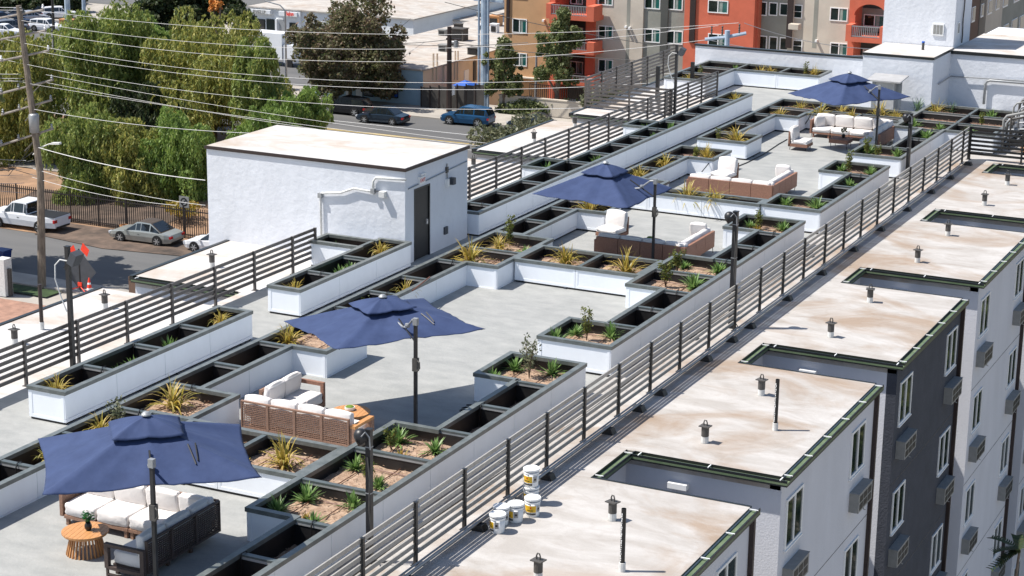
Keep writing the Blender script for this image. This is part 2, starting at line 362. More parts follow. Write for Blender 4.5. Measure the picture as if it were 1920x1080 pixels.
def win_mesh():
    """window in the right facade: y 0..1.1, z -1.12..0, outward +x"""
    f = MB(); t = 0.055
    for (a, b, c, d) in ((0, 1.1, -t, 0), (0, 1.1, -1.12, -1.12+t), (0, t, -1.12+t, -t), (1.1-t, 1.1, -1.12+t, -t), (0.52, 0.58, -1.12+t, -t)):
        f.box(0.0, 0.035, a, b, c, d)
    f.box(0.0, 0.06, -0.02, 1.12, -1.15, -1.12)
    g = MB().box(-0.01, 0.008, t, 0.52, -1.12+t, -t); g2 = MB().box(-0.01, 0.016, 0.58, 1.1-t, -1.12+t, -t)
    return f.mesh('window', 'white'), g.mesh('pane', 'glass'), g2.mesh('pane', 'glass')
wm = win_mesh()
def ac_mesh():
    b = MB().box(0, 0.23, 0, 1.1, -0.47, -0.02); b.box(0.0, 0.24, -0.01, 1.11, -0.02, 0.0)
    g = MB()
    for i in range(3):
        for j in range(2): g.box(0.23, 0.236, 0.08+i*0.33, 0.35+i*0.33, -0.42+j*0.19, -0.27+j*0.19)
    d = MB().tube([(0.2, 0.55, -0.47), (0.2, 0.55, -0.55), (0.24, 0.58, -0.57)], 0.012, 5)
    return b.mesh('air_conditioner', 'acgray'), g.mesh('grille', 'black'), d.mesh('drain_pipe', 'acgray')
am = ac_mesh()
for i, (a, b) in enumerate(wings):
    if i in (0,): continue
    for k in range(6):
        for off in (0.35, 5.0):
            if a+off+1.1 > b: continue
            zt = -0.62-2.87*k
            if zt < -16.5: continue
            for nm, me in (('window', wm[0]),):
                wo = place('window', me, bld, (11.2+RX, a+off-40, zt))
                place('pane', wm[1], wo); place('pane', wm[2], wo)
            ao = place('air_conditioner', am[0], bld, (11.2+RX, a+off+(0.15 if off > 1 else 0.0)-40, zt-1.5))
            place('grille', am[1], ao); place('drain_pipe', am[2], ao)
    if i < 6: bp(MB().box(RX+0.0, RX+0.1, b-0.13, b-0.03, GZ, -0.2), 'downspout', 'brownspout')
    # expansion joint below each storey
    for k in range(1, 4):
        bp(MB().box(RX, RX+0.004, a+0.02, b-0.15, -0.35-2.87*k-0.008, -0.35-2.87*k+0.008), 'joint', 'darkgray')
for i, (a, b) in enumerate(wings):
    if i == 0: gutter(RX-0.02, 18.3, RX-0.02, b, (1, 0)); continue
    gutter(WXP+0.19, a, RX+0.17, a, (0, -1))
    gutter(RX-0.02, a, RX-0.02, b, (1, 0))
for a, b in wells: gutter(WXP, a-0.0, WXP, b, (1, 0))
# small white emergency lights high on the walls inside the wells
for i, (a, b) in enumerate(wells):
    if i == 0 or i > 4: continue
    l = MB().box(-13.62, -13.2, b-0.16, b, -0.62, -0.5).mesh('wall_light', 'white')
    tag(place('wall_light', l), 'white box light on the shaded wall of the %s light well' % ORD[i-1].replace('nearest', 'nearest', 1), 'wall light', 'white lights inside the light wells')

# left side roof wings
LXE = -32.12
lw = [(18, 40.75), (42.2, 61.3), (62.9, 69.75), (71.55, 83.6)]
for a, b in lw:
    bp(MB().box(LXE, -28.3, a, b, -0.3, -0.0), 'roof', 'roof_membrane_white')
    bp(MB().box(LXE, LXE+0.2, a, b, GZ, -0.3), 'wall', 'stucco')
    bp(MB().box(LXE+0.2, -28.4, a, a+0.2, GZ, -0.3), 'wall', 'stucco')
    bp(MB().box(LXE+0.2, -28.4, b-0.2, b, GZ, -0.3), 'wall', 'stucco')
    bp(MB().box(LXE-0.12, LXE, a-0.1, b, -0.12, 0.03), 'roof_trim', 'gutterblack')
    if a > 20: gutter(LXE, a, -28.7, a, (0, -1))
bp(MB().box(-28.6, -28.4, 40.75, 42.2, GZ, -0.3), 'wall', 'stucco'); bp(MB().box(-28.6, -28.4, 61.3, 62.9, GZ, -0.3), 'wall', 'stucco')
bp(MB().box(-28.6, -28.3, 40.75, 42.2, -0.3, 0.0).box(-28.6, -28.3, 61.3, 62.9, -0.3, 0).box(-28.6, -28.3, 69.75, 71.55, -0.3, 0), 'roof_edge', 'roof_membrane_white')
bp(MB().box(LXE, RX, 83.6, 83.8, GZ, -0.3), 'wall', 'stucco')

# ---------------------------------------------------------------- planters
CW = 0.13
def planter(name, label, cells, zf=0.0, H=0.76, soil=0.47, bars=True, group='white roof planters with dark caps', side_off=None):
    """cells = list of rectangles (x0,x1,y0,y1) that touch; one white-panelled planter run with dark cap boards"""
    ox = sum(c[0]+c[1] for c in cells)/2/len(cells); oy = min(c[2] for c in cells)
    root = thing(name, label, 'planter', (ox, oy, 0), 0, group)
    def fin(mb, nm, mats):
        o = mb.build(nm, mats, root); o.location = (-ox, -oy, 0); return o
    def inside(x, y):
        return any(c[0]-1e-6 < x < c[1]+1e-6 and c[2]-1e-6 < y < c[3]+1e-6 for c in cells)
    xs = sorted({round(v, 3) for c in cells for v in c[:2]}); ys = sorted({round(v, 3) for c in cells for v in c[2:]})
    fx = sorted({round(v+d, 3) for v in xs for d in (-CW, 0, CW)}); fy = sorted({round(v+d, 3) for v in ys for d in (-CW, 0, CW)})
    q = CW-0.004
    solid = {}
    for i in range(len(fx)-1):
        for j in range(len(fy)-1):
            cx, cy = (fx[i]+fx[i+1])/2, (fy[j]+fy[j+1])/2
            if not inside(cx, cy): continue
            if any(not inside(cx+a*q, cy+b*q) for a in (-1, 0, 1) for b in (-1, 0, 1)): solid[i, j] = 1
    cap = MB(); z0, z1 = H-0.085, H
    for (i, j) in solid:
        a, b, c, d = fx[i], fx[i+1], fy[j], fy[j+1]
        cap.quad((a, c, z1), (b, c, z1), (b, d, z1), (a, d, z1)); cap.quad((a, d, z0), (b, d, z0), (b, c, z0), (a, c, z0))
        if (i-1, j) not in solid: cap.quad((a, d, z0), (a, c, z0), (a, c, z1), (a, d, z1))
        if (i+1, j) not in solid: cap.quad((b, c, z0), (b, d, z0), (b, d, z1), (b, c, z1))
        if (i, j-1) not in solid: cap.quad((a, c, z0), (b, c, z0), (b, c, z1), (a, c, z1))
        if (i, j+1) not in solid: cap.quad((b, d, z0), (a, d, z0), (a, d, z1), (b, d, z1))
    fin(cap, 'coping', 'cap')
    # boundary edge pieces on the coarse grid
    def occ(i, j): return 0 <= i < len(xs)-1 and 0 <= j < len(ys)-1 and inside((xs[i]+xs[i+1])/2, (ys[j]+ys[j+1])/2)
    runs = []
    for i in range(len(xs)):          # vertical boundary lines, x = xs[i]
        for sgn, (p, n_) in ((1, (i-1, i)), (-1, (i, i-1))):
            j = 0
            while j < len(ys)-1:
                if occ(p, j) and not occ(n_, j):
                    k = j
                    while k < len(ys)-1 and occ(p, k) and not occ(n_, k): k += 1
                    runs.append(('x', xs[i], sgn, ys[j], ys[k], occ(n_, j-1) or occ(p, j-1), occ(n_, k) or occ(p, k))); j = k
                else: j += 1
    for j in range(len(ys)):
        for sgn, (p, n_) in ((1, (j-1, j)), (-1, (j, j-1))):
            i = 0
            while i < len(xs)-1:
                if occ(i, p) and not occ(i, n_):
                    k = i
                    while k < len(xs)-1 and occ(k, p) and not occ(k, n_): k += 1
                    runs.append(('y', ys[j], sgn, xs[i], xs[k], occ(i-1, n_) or occ(i-1, p), occ(k, n_) or occ(k, p))); i = k
                else: i += 1
    base = MB(); IN = 0.025
    joint = MB()
    for ax, c, sgn, a, b, la, lb in runs:
        L = b-a; k = max(1, round(L/1.87)); aa, bb = a+IN, b-IN
        # concave ends run on to meet the neighbour, convex ends stay short
        pa = inside(c+sgn*0.05, a-0.05) if ax == 'x' else inside(a-0.05, c+sgn*0.05)
        pb = inside(c+sgn*0.05, b+0.05) if ax == 'x' else inside(b+0.05, c+sgn*0.05)
        if pa: aa = a-IN
        if pb: bb = b+IN
        if ax == 'y':                       # butt against the x-facing panels at convex corners
            if not pa: aa += 0.03
            if not pb: bb -= 0.03
        for s_ in range(k):
            u0 = aa+(bb-aa)*s_/k+(0.006 if s_ else 0); u1 = aa+(bb-aa)*(s_+1)/k-(0.006 if s_ < k-1 else 0)
            pm = MB(); o0, o1 = c-sgn*IN, c-sgn*(IN+0.03)
            tr = 0.008
            def bx(u, v, zz0, zz1, proud=0.0):
                p0 = c-sgn*(IN-proud)
                if ax == 'x': pm.box(p0, o1, u, v, zz0, zz1)
                else: pm.box(u, v, p0, o1, zz0, zz1)
            zb, zt = zf+0.055, H-0.09
            if ax == 'y':
                e = 0.07
                bx(u0, u0+e, zb, zt, tr); bx(u1-e, u1, zb, zt, tr); bx(u0+e, u1-e, zb, zb+e, tr); bx(u0+e, u1-e, zb+e, zt)
            else:
                bx(u0, u1, zb, zb+0.075, 0.004); bx(u0, u1, zb+0.081, zt)
            fin(pm, 'panel', 'panel')
            if u1-u0 > 1.2 and (s_ == 0 or random.random() < 0.5):
                um = u0+(u1-u0)*random.uniform(0.2, 0.85); cb = MB()
                if ax == 'x': cb.box(c-sgn*(IN-0.035), c-sgn*IN*1.3, um-0.035, um+0.035, zf, zf+0.05)
                else: cb.box(um-0.035, um+0.035, c-sgn*(IN-0.035), c-sgn*IN*1.3, zf, zf+0.05)
                fin(cb, 'foot_clip', 'signback')
        o2 = c-sgn*0.05; o3 = c-sgn*0.075
        a2, b2 = (a+0.05 if not pa else a-0.05), (b-0.05 if not pb else b+0.05)
        if ax == 'x': base.box(o2, o3, a2, b2, zf-0.05, H-0.1)
        else: base.box(a2+0.026, b2-0.026, o2, o3, zf-0.05, H-0.1)
    fin(base, 'plinth', 'liner')
    # liners, soil and crossbars
    lin = MB(); soilm = MB(); drip = MB(); mul = MB(); anyd = False
    T = 0.085
    for (x0, x1, y0, y1) in cells:
        sh = {}
        for (kk, px_, py_) in (('l', x0-0.1, (y0+y1)/2), ('r', x1+0.1, (y0+y1)/2), ('f', (x0+x1)/2, y0-0.1), ('b', (x0+x1)/2, y1+0.1)):
            sh[kk] = inside(px_, py_)
        a = x0+(0.04 if sh['l'] else T); b = x1-(0.04 if sh['r'] else T); c = y0+(0.04 if sh['f'] else T); d = y1-(0.04 if sh['b'] else T)
        zl, zh = 0.02, H-0.08
        lin.quad((a, c, zl), (a, d, zl), (a, d, zh), (a, c, zh)); lin.quad((b, d, zl), (b, c, zl), (b, c, zh), (b, d, zh))
        lin.quad((a, d, zl), (b, d, zl), (b, d, zh), (a, d, zh)); lin.quad((b, c, zl), (a, c, zl), (a, c, zh), (b, c, zh))
        sz = soil if (x1-x0) > 1.3 else soil-0.20
        n_ = 9; vs = []
        for jj in range(n_+1):
            for ii in range(n_+1):
                edge = ii in (0, n_) or jj in (0, n_)
                vs.append((a+(b-a)*ii/n_, c+(d-c)*jj/n_, sz+random.uniform(-0.022, 0.022)-(0.03 if edge else 0)))
        soilm.add(vs, [(jj*(n_+1)+ii, jj*(n_+1)+ii+1, (jj+1)*(n_+1)+ii+1, (jj+1)*(n_+1)+ii) for jj in range(n_) for ii in range(n_)])
        for q_ in range(int(70*(b-a)*(d-c))):
            mx_, my_ = random.uniform(a+0.03, b-0.03), random.uniform(c+0.03, d-0.03); an = random.uniform(0, 3.14); s1, s2 = random.uniform(0.012, 0.035), random.uniform(0.004, 0.012)
            ca, sa = math.cos(an), math.sin(an); zz = sz+0.028+random.uniform(-0.006, 0.012); tl = random.uniform(-0.01, 0.01)
            mul.quad((mx_-ca*s1-sa*s2, my_-sa*s1+ca*s2, zz), (mx_-ca*s1+sa*s2, my_-sa*s1-ca*s2, zz), (mx_+ca*s1+sa*s2, my_+sa*s1-ca*s2, zz+tl), (mx_+ca*s1-sa*s2, my_+sa*s1+ca*s2, zz+tl))
        if (x1-x0) > 1.3:
            anyd = True
            for u in (0.25, 0.62):
                xx = a+(b-a)*u; drip.tube([(xx+0.02*math.sin(t*3), c+(d-c)*t, sz+0.03) for t in (0.02, 0.25, 0.5, 0.75, 0.98)], 0.012, 4)
            yy = c+(d-c)*0.82; drip.tube([(a+(b-a)*t, yy+0.02*math.sin(t*5), sz+0.035) for t in (0.02, 0.35, 0.7, 0.98)], 0.012, 4)
    fin(lin, 'liner', 'liner'); stuff(fin(soilm, 'soil', 'soil')); stuff(fin(mul, 'mulch', 'mulch'))
    if anyd: fin(drip, 'drip_line', 'drip')
    done = set()
    for i1, A in enumerate(cells):
        for B_ in cells[i1+1:]:
            for A1, B1 in ((A, B_), (B_, A)):
                if abs(A1[3]-B1[2]) < 1e-6:
                    u, v = max(A1[0], B1[0]), min(A1[1], B1[1])
                    if v-u > 0.2:
                        m_ = MB(); y = A1[3]; uu, vv = u+CW, v-CW
                        if inside(u-0.1, y): uu = u+0.05
                        if inside(v+0.1, y): vv = v-0.05
                        m_.box(uu, vv, y-0.055, y+0.055, H-0.05, H-0.012, 0); m_.box(uu, vv, y-0.052, y-0.03, H-0.1, H-0.05, 1); m_.box(uu, vv, y-0.02, y+0.04, H-0.1, H-0.05, 0)
                        o = fin(m_, 'crossbar', ['bar', 'barsteel'])
                        if vv-uu < 0.9 and random.random() < 0.75:
                            sx_ = uu+(vv-uu)*random.choice((0.04, 0.55, 0.7)); k_ = random.uniform(-0.03, 0.03)
                            fin(MB().tube([(sx_+k_, y-0.09, H-0.38), (sx_, y-0.085, H-0.05), (sx_, y-0.05, H+0.012), (sx_+0.01, y+0.06, H+0.012), (sx_+0.02, y+0.1, H-0.06), (sx_+0.03-k_, y+0.1, H-0.36)], 0.013, 5), 'hose', 'black')
                if abs(A1[1]-B1[0]) < 1e-6:
                    u, v = max(A1[2], B1[2]), min(A1[3], B1[3])
                    if v-u > 0.2:
                        m_ = MB(); x = A1[1]; uu, vv = u+CW, v-CW
                        if inside(x, u-0.1): uu = u+0.05
                        if inside(x, v+0.1): vv = v-0.05
                        m_.box(x-0.055, x+0.055, uu, vv, H-0.05, H-0.012, 0); m_.box(x-0.05, x+0.05, uu, vv, H-0.09, H-0.05, 0)
                        fin(m_, 'crossbar', ['bar', 'barsteel'])
    return root
def col(x0, x1, ys): return [(x0, x1, a, b) for a, b in zip(ys[:-1], ys[1:])]
XA0, XA, XB, XC, XD, XF, XN, XG = -26.9, -25.86, -24.45, -23.43, -22.5, -18.8, -17.8, -16.85
planter('planter', 'narrow white planter at the left edge, the one nearest the camera, four dark cells', col(XA0, XA, [31.38, 33.19, 35.05, 36.86, 38.65]))
planter('planter', 'narrow white planter running up to the front wall of the stair building', col(XA0, XA, [40.84, 42.65, 44.5, 46.72])+[(-28.5, XA0, 45.45, 46.45)])
planter('planter', 'longest narrow white planter, running from behind the stair building towards the far wall', col(XA0, XA, [50.9, 52.06, 53.92, 55.75, 57.6, 59.45, 61.2, 63.03, 64.74, 66.53, 68.28, 70.14, 71.9, 73.9, 75.76])+[(-27.8, XA0, 57.8, 59.45), (-27.8, XA0, 66.53, 67.9)])
Lr = col(XB, XC, [23.8, 25.7, 27.55, 29.4, 31.2])+[(XB, XD, 31.2, 33.07)]+col(XB, XC, [33.07, 34.74, 36.6])+[(XB, XD, 36.6, 38.5)]+col(XB, XC, [38.5, 40.0, 41.7, 43.4, 45.42])
NW = [(XB, XD, 45.42, 47.1), (XB, XD, 47.1, 49.02), (XD, -20.6, 46.4, 48.2), (-20.6, XF, 46.4, 48.2)]
Lr2 = col(XB, XC, [49.02, 50.9, 52.75])+[(XB, XD, 52.75, 54.0)]+col(XB, XC, [54.0, 56.15])
R1 = [(XB, XD, 56.15, 58.0), (XD, -20.7, 56.15, 56.98), (-20.7, XF, 56.15, 56.98)]
R2 = col(XB, XC, [58.0, 59.75, 62.05])+[(XB, XD, 62.05, 63.9)]
Lr3 = [(XB, XD, 65.5, 67.2)]+col(XB, XC, [67.2, 69.3, 71.5])+[(XB, XD, 71.5, 73.3), (XB, XD, 73.3, 75.2), (XD, -20.6, 72.45, 73.4), (-20.6, XF, 72.45, 73.4), (XD, XF, 73.4, 74.95)]
planter('planter', 'long white planter run on the left of the first two courtyards, with jutting boxes', Lr+NW[:2])
planter('planter', 'two-cell white planter crossing in front of the shaded red-brown sofa', NW[2:], zf=0.1)
planter('planter', 'white planter run along the left of the third courtyard, mostly behind the open umbrella', Lr2, zf=0.1)
planter('planter', 'slim white planter between the two red-brown sofas with long drooping grasses', R1, zf=0.1)
planter('planter', 'white planter with a jutting box on the left side of the fourth courtyard', R2, zf=0.1)
planter('planter', 'far white planter run with many yellow grasses, behind the farthest white sofa', Lr3, zf=0.1)
planter('planter', 'front right white planter, three wide cells of rosette plants beside the nearest pole', col(XN, XG, [20.1, 22.1, 24.0, 25.9, 27.67])+[(XF, XG, 27.67, 29.46), (XF, XG, 29.46, 31.42), (XF, XG, 31.42, 33.17)]+col(XN, XG, [33.17, 34.95, 36.77])+[(XF, XG, 36.77, 38.66)])
planter('planter', 'two-cell planter crossing behind the nearest umbrella, holding one yellow grass clump', [(XD, -20.65, 29.46, 31.3), (-20.65, XF, 29.46, 31.3)], zf=0.1)
planter('planter', 'white planter on the right between the two gaps, with the second light pole in front', [(XF, XG, 40.07, 41.93)]+col(XN, XG, [41.93, 43.66, 45.46])+[(XF, XG, 45.46, 47.34), (XF, XG, 47.34, 49.15)]+col(XN, XG, [49.15, 50.98, 52.84])+[(XF, XG, 52.84, 54.73)])
planter('planter', 'white planter on the right beside the red-brown corner sofa, four cells', [(XF, XG, 56.24, 57.98)]+col(XN, XG, [57.98, 60.1, 62.15])+[(XF, XG, 62.15, 64.06)])
planter('planter', 'farthest white planter block on the right, a lattice of open cells below the tower', [(XF, XG, 65.5, 67.4)]+col(XN, XG, [67.4, 69.5, 71.5])+[(XF, XG, 71.5, 73.35), (XF, XG, 73.35, 75.3), (XF, XG, 75.3, 77.1), (XG, -15.0, 71.6, 73.35), (XG, -15.0, 73.35, 75.3), (XG, -15.0, 75.3, 77.0)])
planter('planter', 'white planter along the far parapet wall with two lit front panels', [(-28.75, -26.75, 81.6, 83.42), (-26.75, -24.85, 81.6, 83.42), (-30.7, -28.75, 81.65, 83.42), (-30.7, -28.75, 79.8, 81.65), (-30.7, -28.75, 77.9, 79.8)])

# ---------------------------------------------------------------- railings
def railing(name, label, pts, z0, z1, n, mt, square=0.032, ms=None):
    """pts = list of post positions in order; rails between neighbouring posts"""
    x0, y0 = pts[0]
    root = thing(name, label, 'railing', (x0, y0, z0), 0, 'dark metal slat railings on the roof')
    H = z1-z0; pm = MB().box(-square, square, -square, square, 0, H).box(-square-0.006, square+0.006, -square-0.006, square+0.006, H, H+0.02).box(-0.07, 0.07, -0.07, 0.07, 0, 0.015).mesh('post', mt)
    cache = {}
    for i, (x, y) in enumerate(pts):
        place('post', pm, root, (x-x0, y-y0, 0))
        if i+1 < len(pts):
            X, Y = pts[i+1]; L = math.hypot(X-x, Y-y); a = math.atan2(Y-y, X-x); key = round(L, 2)
            if key not in cache:
                cache[key] = MB().box(square, L-square, 0.010, 0.040, -0.046, 0.040).mesh('rail', ms or mt)
            for k in range(n):
                place('rail', cache[key], root, (x-x0, y-y0, H-0.03-k*0.157), a)
    return root
tops = [26.485, 28.352, 30.247, 32.088, 33.879, 35.745, 37.602, 39.458, 41.304, 43.262, 45.138, 47.063, 48.958, 50.779, 52.724, 54.605, 56.398, 58.215, 60.057, 61.944, 63.779, 65.65, 67.52, 69.315, 70.25]
railing('railing', 'long dark slat railing beside the right planters, casting striped shade on the tan roof', [(-15.62, y) for y in [20.9, 22.8, 24.6]+tops], 0.0, 1.2, 7, 'railgray', ms='railslat')
railing('railing', 'dark slat railing at the far right corner in front of the tangle of conduits', [(-15.58, 70.29), (-13.7, 70.29), (-11.9, 70.29)], 0.0, 1.2, 7, 'railgray')
yl = [27.5, 29.4, 31.25, 33.14, 35.04, 36.93, 38.8, 40.7, 42.55, 44.47, 45.66]
railing('railing', 'dark slat railing on the left side, in front of the white stair building', [(-28.4, y) for y in yl], 0.0, 1.07, 6, 'bronze')
railing('railing', 'dark slat railing beyond the stair building, beside the longest planter', [(-28.4, y) for y in [51.3, 53.3, 55.2, 57.15, 59.1, 61.0, 63.0, 64.8, 66.64, 68.6, 70.5, 72.36, 73.0]], 0.0, 1.1, 7, 'bronze')
railing('railing', 'dark slat railing crossing to the left behind the tall thin pole', [(-28.47, 73.04), (-30.25, 73.04), (-32.2, 73.04)], 0.0, 1.1, 7, 'bronze')
railing('railing', 'dark slat railing in front of the far planters, ending beside the white panels', [(-28.4, 73.08), (-28.4, 74.9), (-28.4, 76.5), (-28.4, 78.4)], 0.0, 1.1, 7, 'bronze')
railing('railing', 'farthest dark slat railing at the far left roof edge', [(-32.25, 73.1), (-32.25, 74.8), (-32.25, 76.4), (-32.25, 78.1), (-32.25, 79.9), (-32.25, 81.8), (-32.25, 83.5)], 0.0, 1.25, 7, 'bronze')
# pipe on rubber blocks beside the long railing
t = thing('roof_pipe', 'grey pipe on black rubber blocks along the foot of the long right railing', 'pipe', (-15.38, 20, 0))
MB().tube([(0, y, 0.15+0.006*math.sin(y*2)) for y in range(0, 50, 2)], 0.03, 8).tube([(-0.09, y, 0.15) for y in range(0, 50, 7)], 0.02, 6).build('pipe', 'graymetal', t)
blk = MB().add([(-0.17, -0.11, 0), (0.13, -0.11, 0), (0.13, 0.11, 0), (-0.17, 0.11, 0), (-0.12, -0.09, 0.12), (0.08, -0.09, 0.12), (0.08, 0.09, 0.12), (-0.12, 0.09, 0.12)], [(0, 3, 2, 1), (4, 5, 6, 7), (0, 1, 5, 4), (1, 2, 6, 5), (2, 3, 7, 6), (3, 0, 4, 7)]).mesh('support_block', 'black')
for y in (22.2, 24.9, 27.6, 30.37, 33.39, 36.49, 38.18, 39.46, 42.42, 44.23, 45.6, 48.6, 51.65, 54.78, 57.7, 60.82, 63.86, 66.5, 69.2):
    place('support_block', blk, t, (0.03, y-20, 0))
# shorter black pipes and blocks between the planter and the railing
t = thing('roof_pipe', 'thin dark pipe lying on the strip between the right planters and the railing', 'pipe', (-16.3, 20, 0))
MB().tube([(0.05*math.sin(y*0.5), y, 0.05) for y in range(0, 51, 3)], 0.022, 6).build('pipe', 'darkgray', t)
for y in (23.98, 33.48): place('support_block', blk, t, (0.0, y, 0))

# ---------------------------------------------------------------- light poles
def pole(x, y, h, kind, label, r=0.05):
    t = thing('light_pole', label, 'light pole', (x, y, 0), 0, 'black poles on the roof')
    MB().box(-r, r, -r, r, 0, h).box(-r-0.01, r+0.01, -r-0.01, r+0.01, h, h+0.02).box(-0.1, 0.1, -0.1, 0.1, 0, 0.02).build('post', 'blackpole', t)
    if kind == 'box':
        c = Vector((0.24, -0.03, h-0.24)); ux = Vector((math.cos(-0.45), 0, math.sin(-0.45))); uz = Vector((math.sin(0.45), 0, math.cos(0.45)))
        f = MB().obox(c, ux*0.09, Vector((0, 0.15, 0)), uz*0.15).build('floodlight', 'signback', t)
        MB().obox(c-uz*0.155, ux*0.07, Vector((0, 0.12, 0)), uz*0.006).build('lens', 'white', f)
        MB().box(0.03, 0.1, -0.03, 0.03, h-0.4, h-0.25).build('bracket', 'blackpole', t)
        MB().tube([(0.02, -0.06, h-0.32), (-0.15, -0.1, h-0.3), (-0.3, -0.1, h-0.45), (-0.33, -0.08, h-0.8), (-0.2, -0.07, h-1.2), (-0.05, -0.07, h-1.55)], 0.016, 6).build('cable', 'whitepipe', t)
    elif kind == 'hood':
        f = MB(); n = 14; prof = [(math.sin(a)*0.13, math.cos(a)*0.13) for a in [math.pi*k/2/6 for k in range(7)]]
        f.lathe([(0.001, 0.13)]+prof[1:]+[(0.14, -0.14), (0.12, -0.14), (0.12, 0.0)], n)
        fo = f.build('floodlight', 'blackpole', t, smooth=True); fo.location = (-0.17, 0.0, h-0.14); fo.rotation_euler = (0, rad(-38), 0)
        MB().lathe([(0.12, -0.06), (0, -0.06)], n).build('lens', 'whitepipe', fo)
        MB().tube([(0, -0.06, h-0.5), (0.06, -0.09, h-0.9), (0.05, -0.1, h-1.5), (0.11, -0.1, h-2.0), (0.06, -0.1, 0.3), (0.25, -0.12, 0.06), (0.4, 0.2, 0.05)], 0.014, 5).build('cable', 'darkgray', t)
        MB().tube([(-0.1, -0.1, h-0.12), (-0.02, -0.1, h-0.02), (0.05, -0.07, h-0.12), (0.06, -0.06, h-0.35)], 0.014, 5).build('conduit', 'graymetal', t)
        for zz in (h-0.33, h-1.2, h-2.1): MB().box(-r-0.004, r+0.004, -r-0.004, r+0.004, zz, zz+0.02).build('strap', 'graymetal', t)
    return t
pole(-28.3, 34.69, 2.95, 'box', 'black pole with a boxy floodlight at the left railing, white cable looping from it')
pole(-16.42, 28.1, 2.52, 'hood', 'nearest black pole, rising in front of the front right planters')
pole(-15.8, 45.38, 3.04, 'hood', 'tall black pole with a hooded lamp beside the long railing, in the middle distance', 0.06)
pole(-28.25, 73.06, 2.9, 'box', 'thin black pole with a small floodlight where the far left railings meet')
pole(-16.75, 66.0, 2.25, 'hood', 'farthest black pole on the right, in front of the last planter block', 0.06)
for (x, y, h, l) in ((-30.2, 76.0, 1.5, 'left'), (-29.6, 78.5, 1.4, 'right')):
    t = thing('steel_post', 'short dark steel post standing behind the far left railings, the %s one of two' % l, 'post', (x, y, 0), 0, 'short posts behind the far railings')
    MB().box(-0.07, 0.07, -0.07, 0.07, 0, h).box(-0.13, 0.13, -0.13, 0.13, 0, 0.03).build('post', 'black', t)

# ---------------------------------------------------------------- roof vents and perforated posts
def vent_mesh():
    a = MB().lathe([(0.085, 0), (0.08, 0.0), (0.078, 0.2), (0.0, 0.2)], 12).mesh('base_pipe', 'whitepipe')
    b = MB().lathe([(0.0, 0.15), (0.082, 0.15), (0.082, 0.365), (0.0, 0.365)], 12).mesh('sleeve', 'darkgray')
    c = MB().box(-0.115, 0.115, -0.1, 0.1, 0.365, 0.385).mesh('flange', 'darkgray')
    d = MB().tube([(-0.035, 0, 0.385), (-0.04, 0, 0.45), (-0.02, 0, 0.5), (0.02, 0, 0.5), (0.04, 0, 0.45), (0.035, 0, 0.385)], 0.014, 6).mesh('hook', 'darkgray')
    return a, b, c, d
vmesh = vent_mesh()
def vent(x, y, label, grp):
    t = thing('vent_pipe', label, 'vent', (x, y, 0), random.uniform(-0.3, 0.3), grp)
    for nm, me in zip(('base_pipe', 'sleeve', 'flange', 'hook'), vmesh): place(nm, me, t)
vy = [(-13.4, 28.8), (-13.34, 31.98), (-13.32, 36.91), (-13.31, 40.53), (-13.29, 45.79), (-13.33, 49.46), (-13.32, 54.35), (-13.35, 58.06), (-13.33, 62.87), (-13.36, 66.45)]
for i, (x, y) in enumerate(vy): vent(x, y, 'hooked roof vent on the tan right-hand roofs, %s to the camera' % ORD[i], 'vents on the right-hand roofs')
for i, (x, y) in enumerate([(-30.78, 35.58), (-30.83, 39.19), (-30.81, 44.03), (-30.62, 59.8), (-30.84, 65.21), (-30.81, 68.89)]):
    vent(x, y, 'hooked roof vent on the white left-hand roofs, %s to the camera' % ORD[i], 'vents on the left-hand roofs')
def perf(x, y, h, label):
    t = thing('tall_vent_pipe', label, 'pipe', (x, y, 0), 0, 'tall thin pipes on the roofs')
    MB().cyl(0, 0, 0, 0.17, 0.062, n=12).build('base_collar', 'whitepipe', t)
    MB().lathe([(0.045, 0.15), (0.045, h), (0.037, h), (0.037, h-0.1), (0, h-0.1)], 12).build('pipe', 'black', t)
    m_ = MB(); z = 0.22
    while z < h-0.06:
        a = -1.95+random.uniform(-0.15, 0.15); c, s = math.cos(a), math.sin(a); hh = random.choice((0.008, 0.014, 0.018))
        m_.obox((c*0.0465, s*0.0465, z), (-s*0.010, c*0.010, 0), (c*0.001, s*0.001, 0), (0, 0, hh)); z += 0.042
    m_.build('print', 'white', t)
perf(-12.23, 29.84, 1.2, 'tall black printed pipe on the nearest right-hand roof')
perf(-12.25, 38.38, 1.16, 'tall black printed pipe on the second right-hand roof')
t = thing('tall_vent_pipe', 'tall dark pipe with white collar on the white left roof near the brick paving', 'pipe', (-31.0, 36.87, 0), 0, 'tall thin pipes on the roofs')
MB().cyl(0, 0, 0, 0.2, 0.062, n=12).build('base_collar', 'whitepipe', t); MB().cyl(0, 0, 0.18, 1.18, 0.05, n=12).build('pipe', 'brownspout', t)
# ---------------------------------------------------------------- stair building
sb = thing('stair_building', 'white stucco stair building with a dark open doorway and flat roof', 'building', (-29.5, 48.8, 0))
def sp(mb, nm, mats, parent=None, smooth=False):
    o = mb.build(nm, mats, parent or sb, smooth)
    if parent is None: o.location = (29.5, -48.8, 0)
    return o
SX0, SX1, SY0, SY1, SZ = -32.85, -26.14, 46.83, 50.66, 2.72
dy0, dy1, dz = 47.35, 48.3, 2.12
sp(MB().box(SX0, SX1, SY0, SY0+0.2, -0.0, SZ).box(SX0, SX0+0.2, SY0+0.2, SY1, GZ, SZ).box(SX0+0.2, SX1, SY1-0.2, SY1, 0, SZ)
   .box(SX1-0.2, SX1, SY0+0.2, dy0, 0, SZ).box(SX1-0.2, SX1, dy1, SY1-0.2, 0, SZ).box(SX1-0.2, SX1, dy0, dy1, dz, SZ), 'wall', 'stucco')
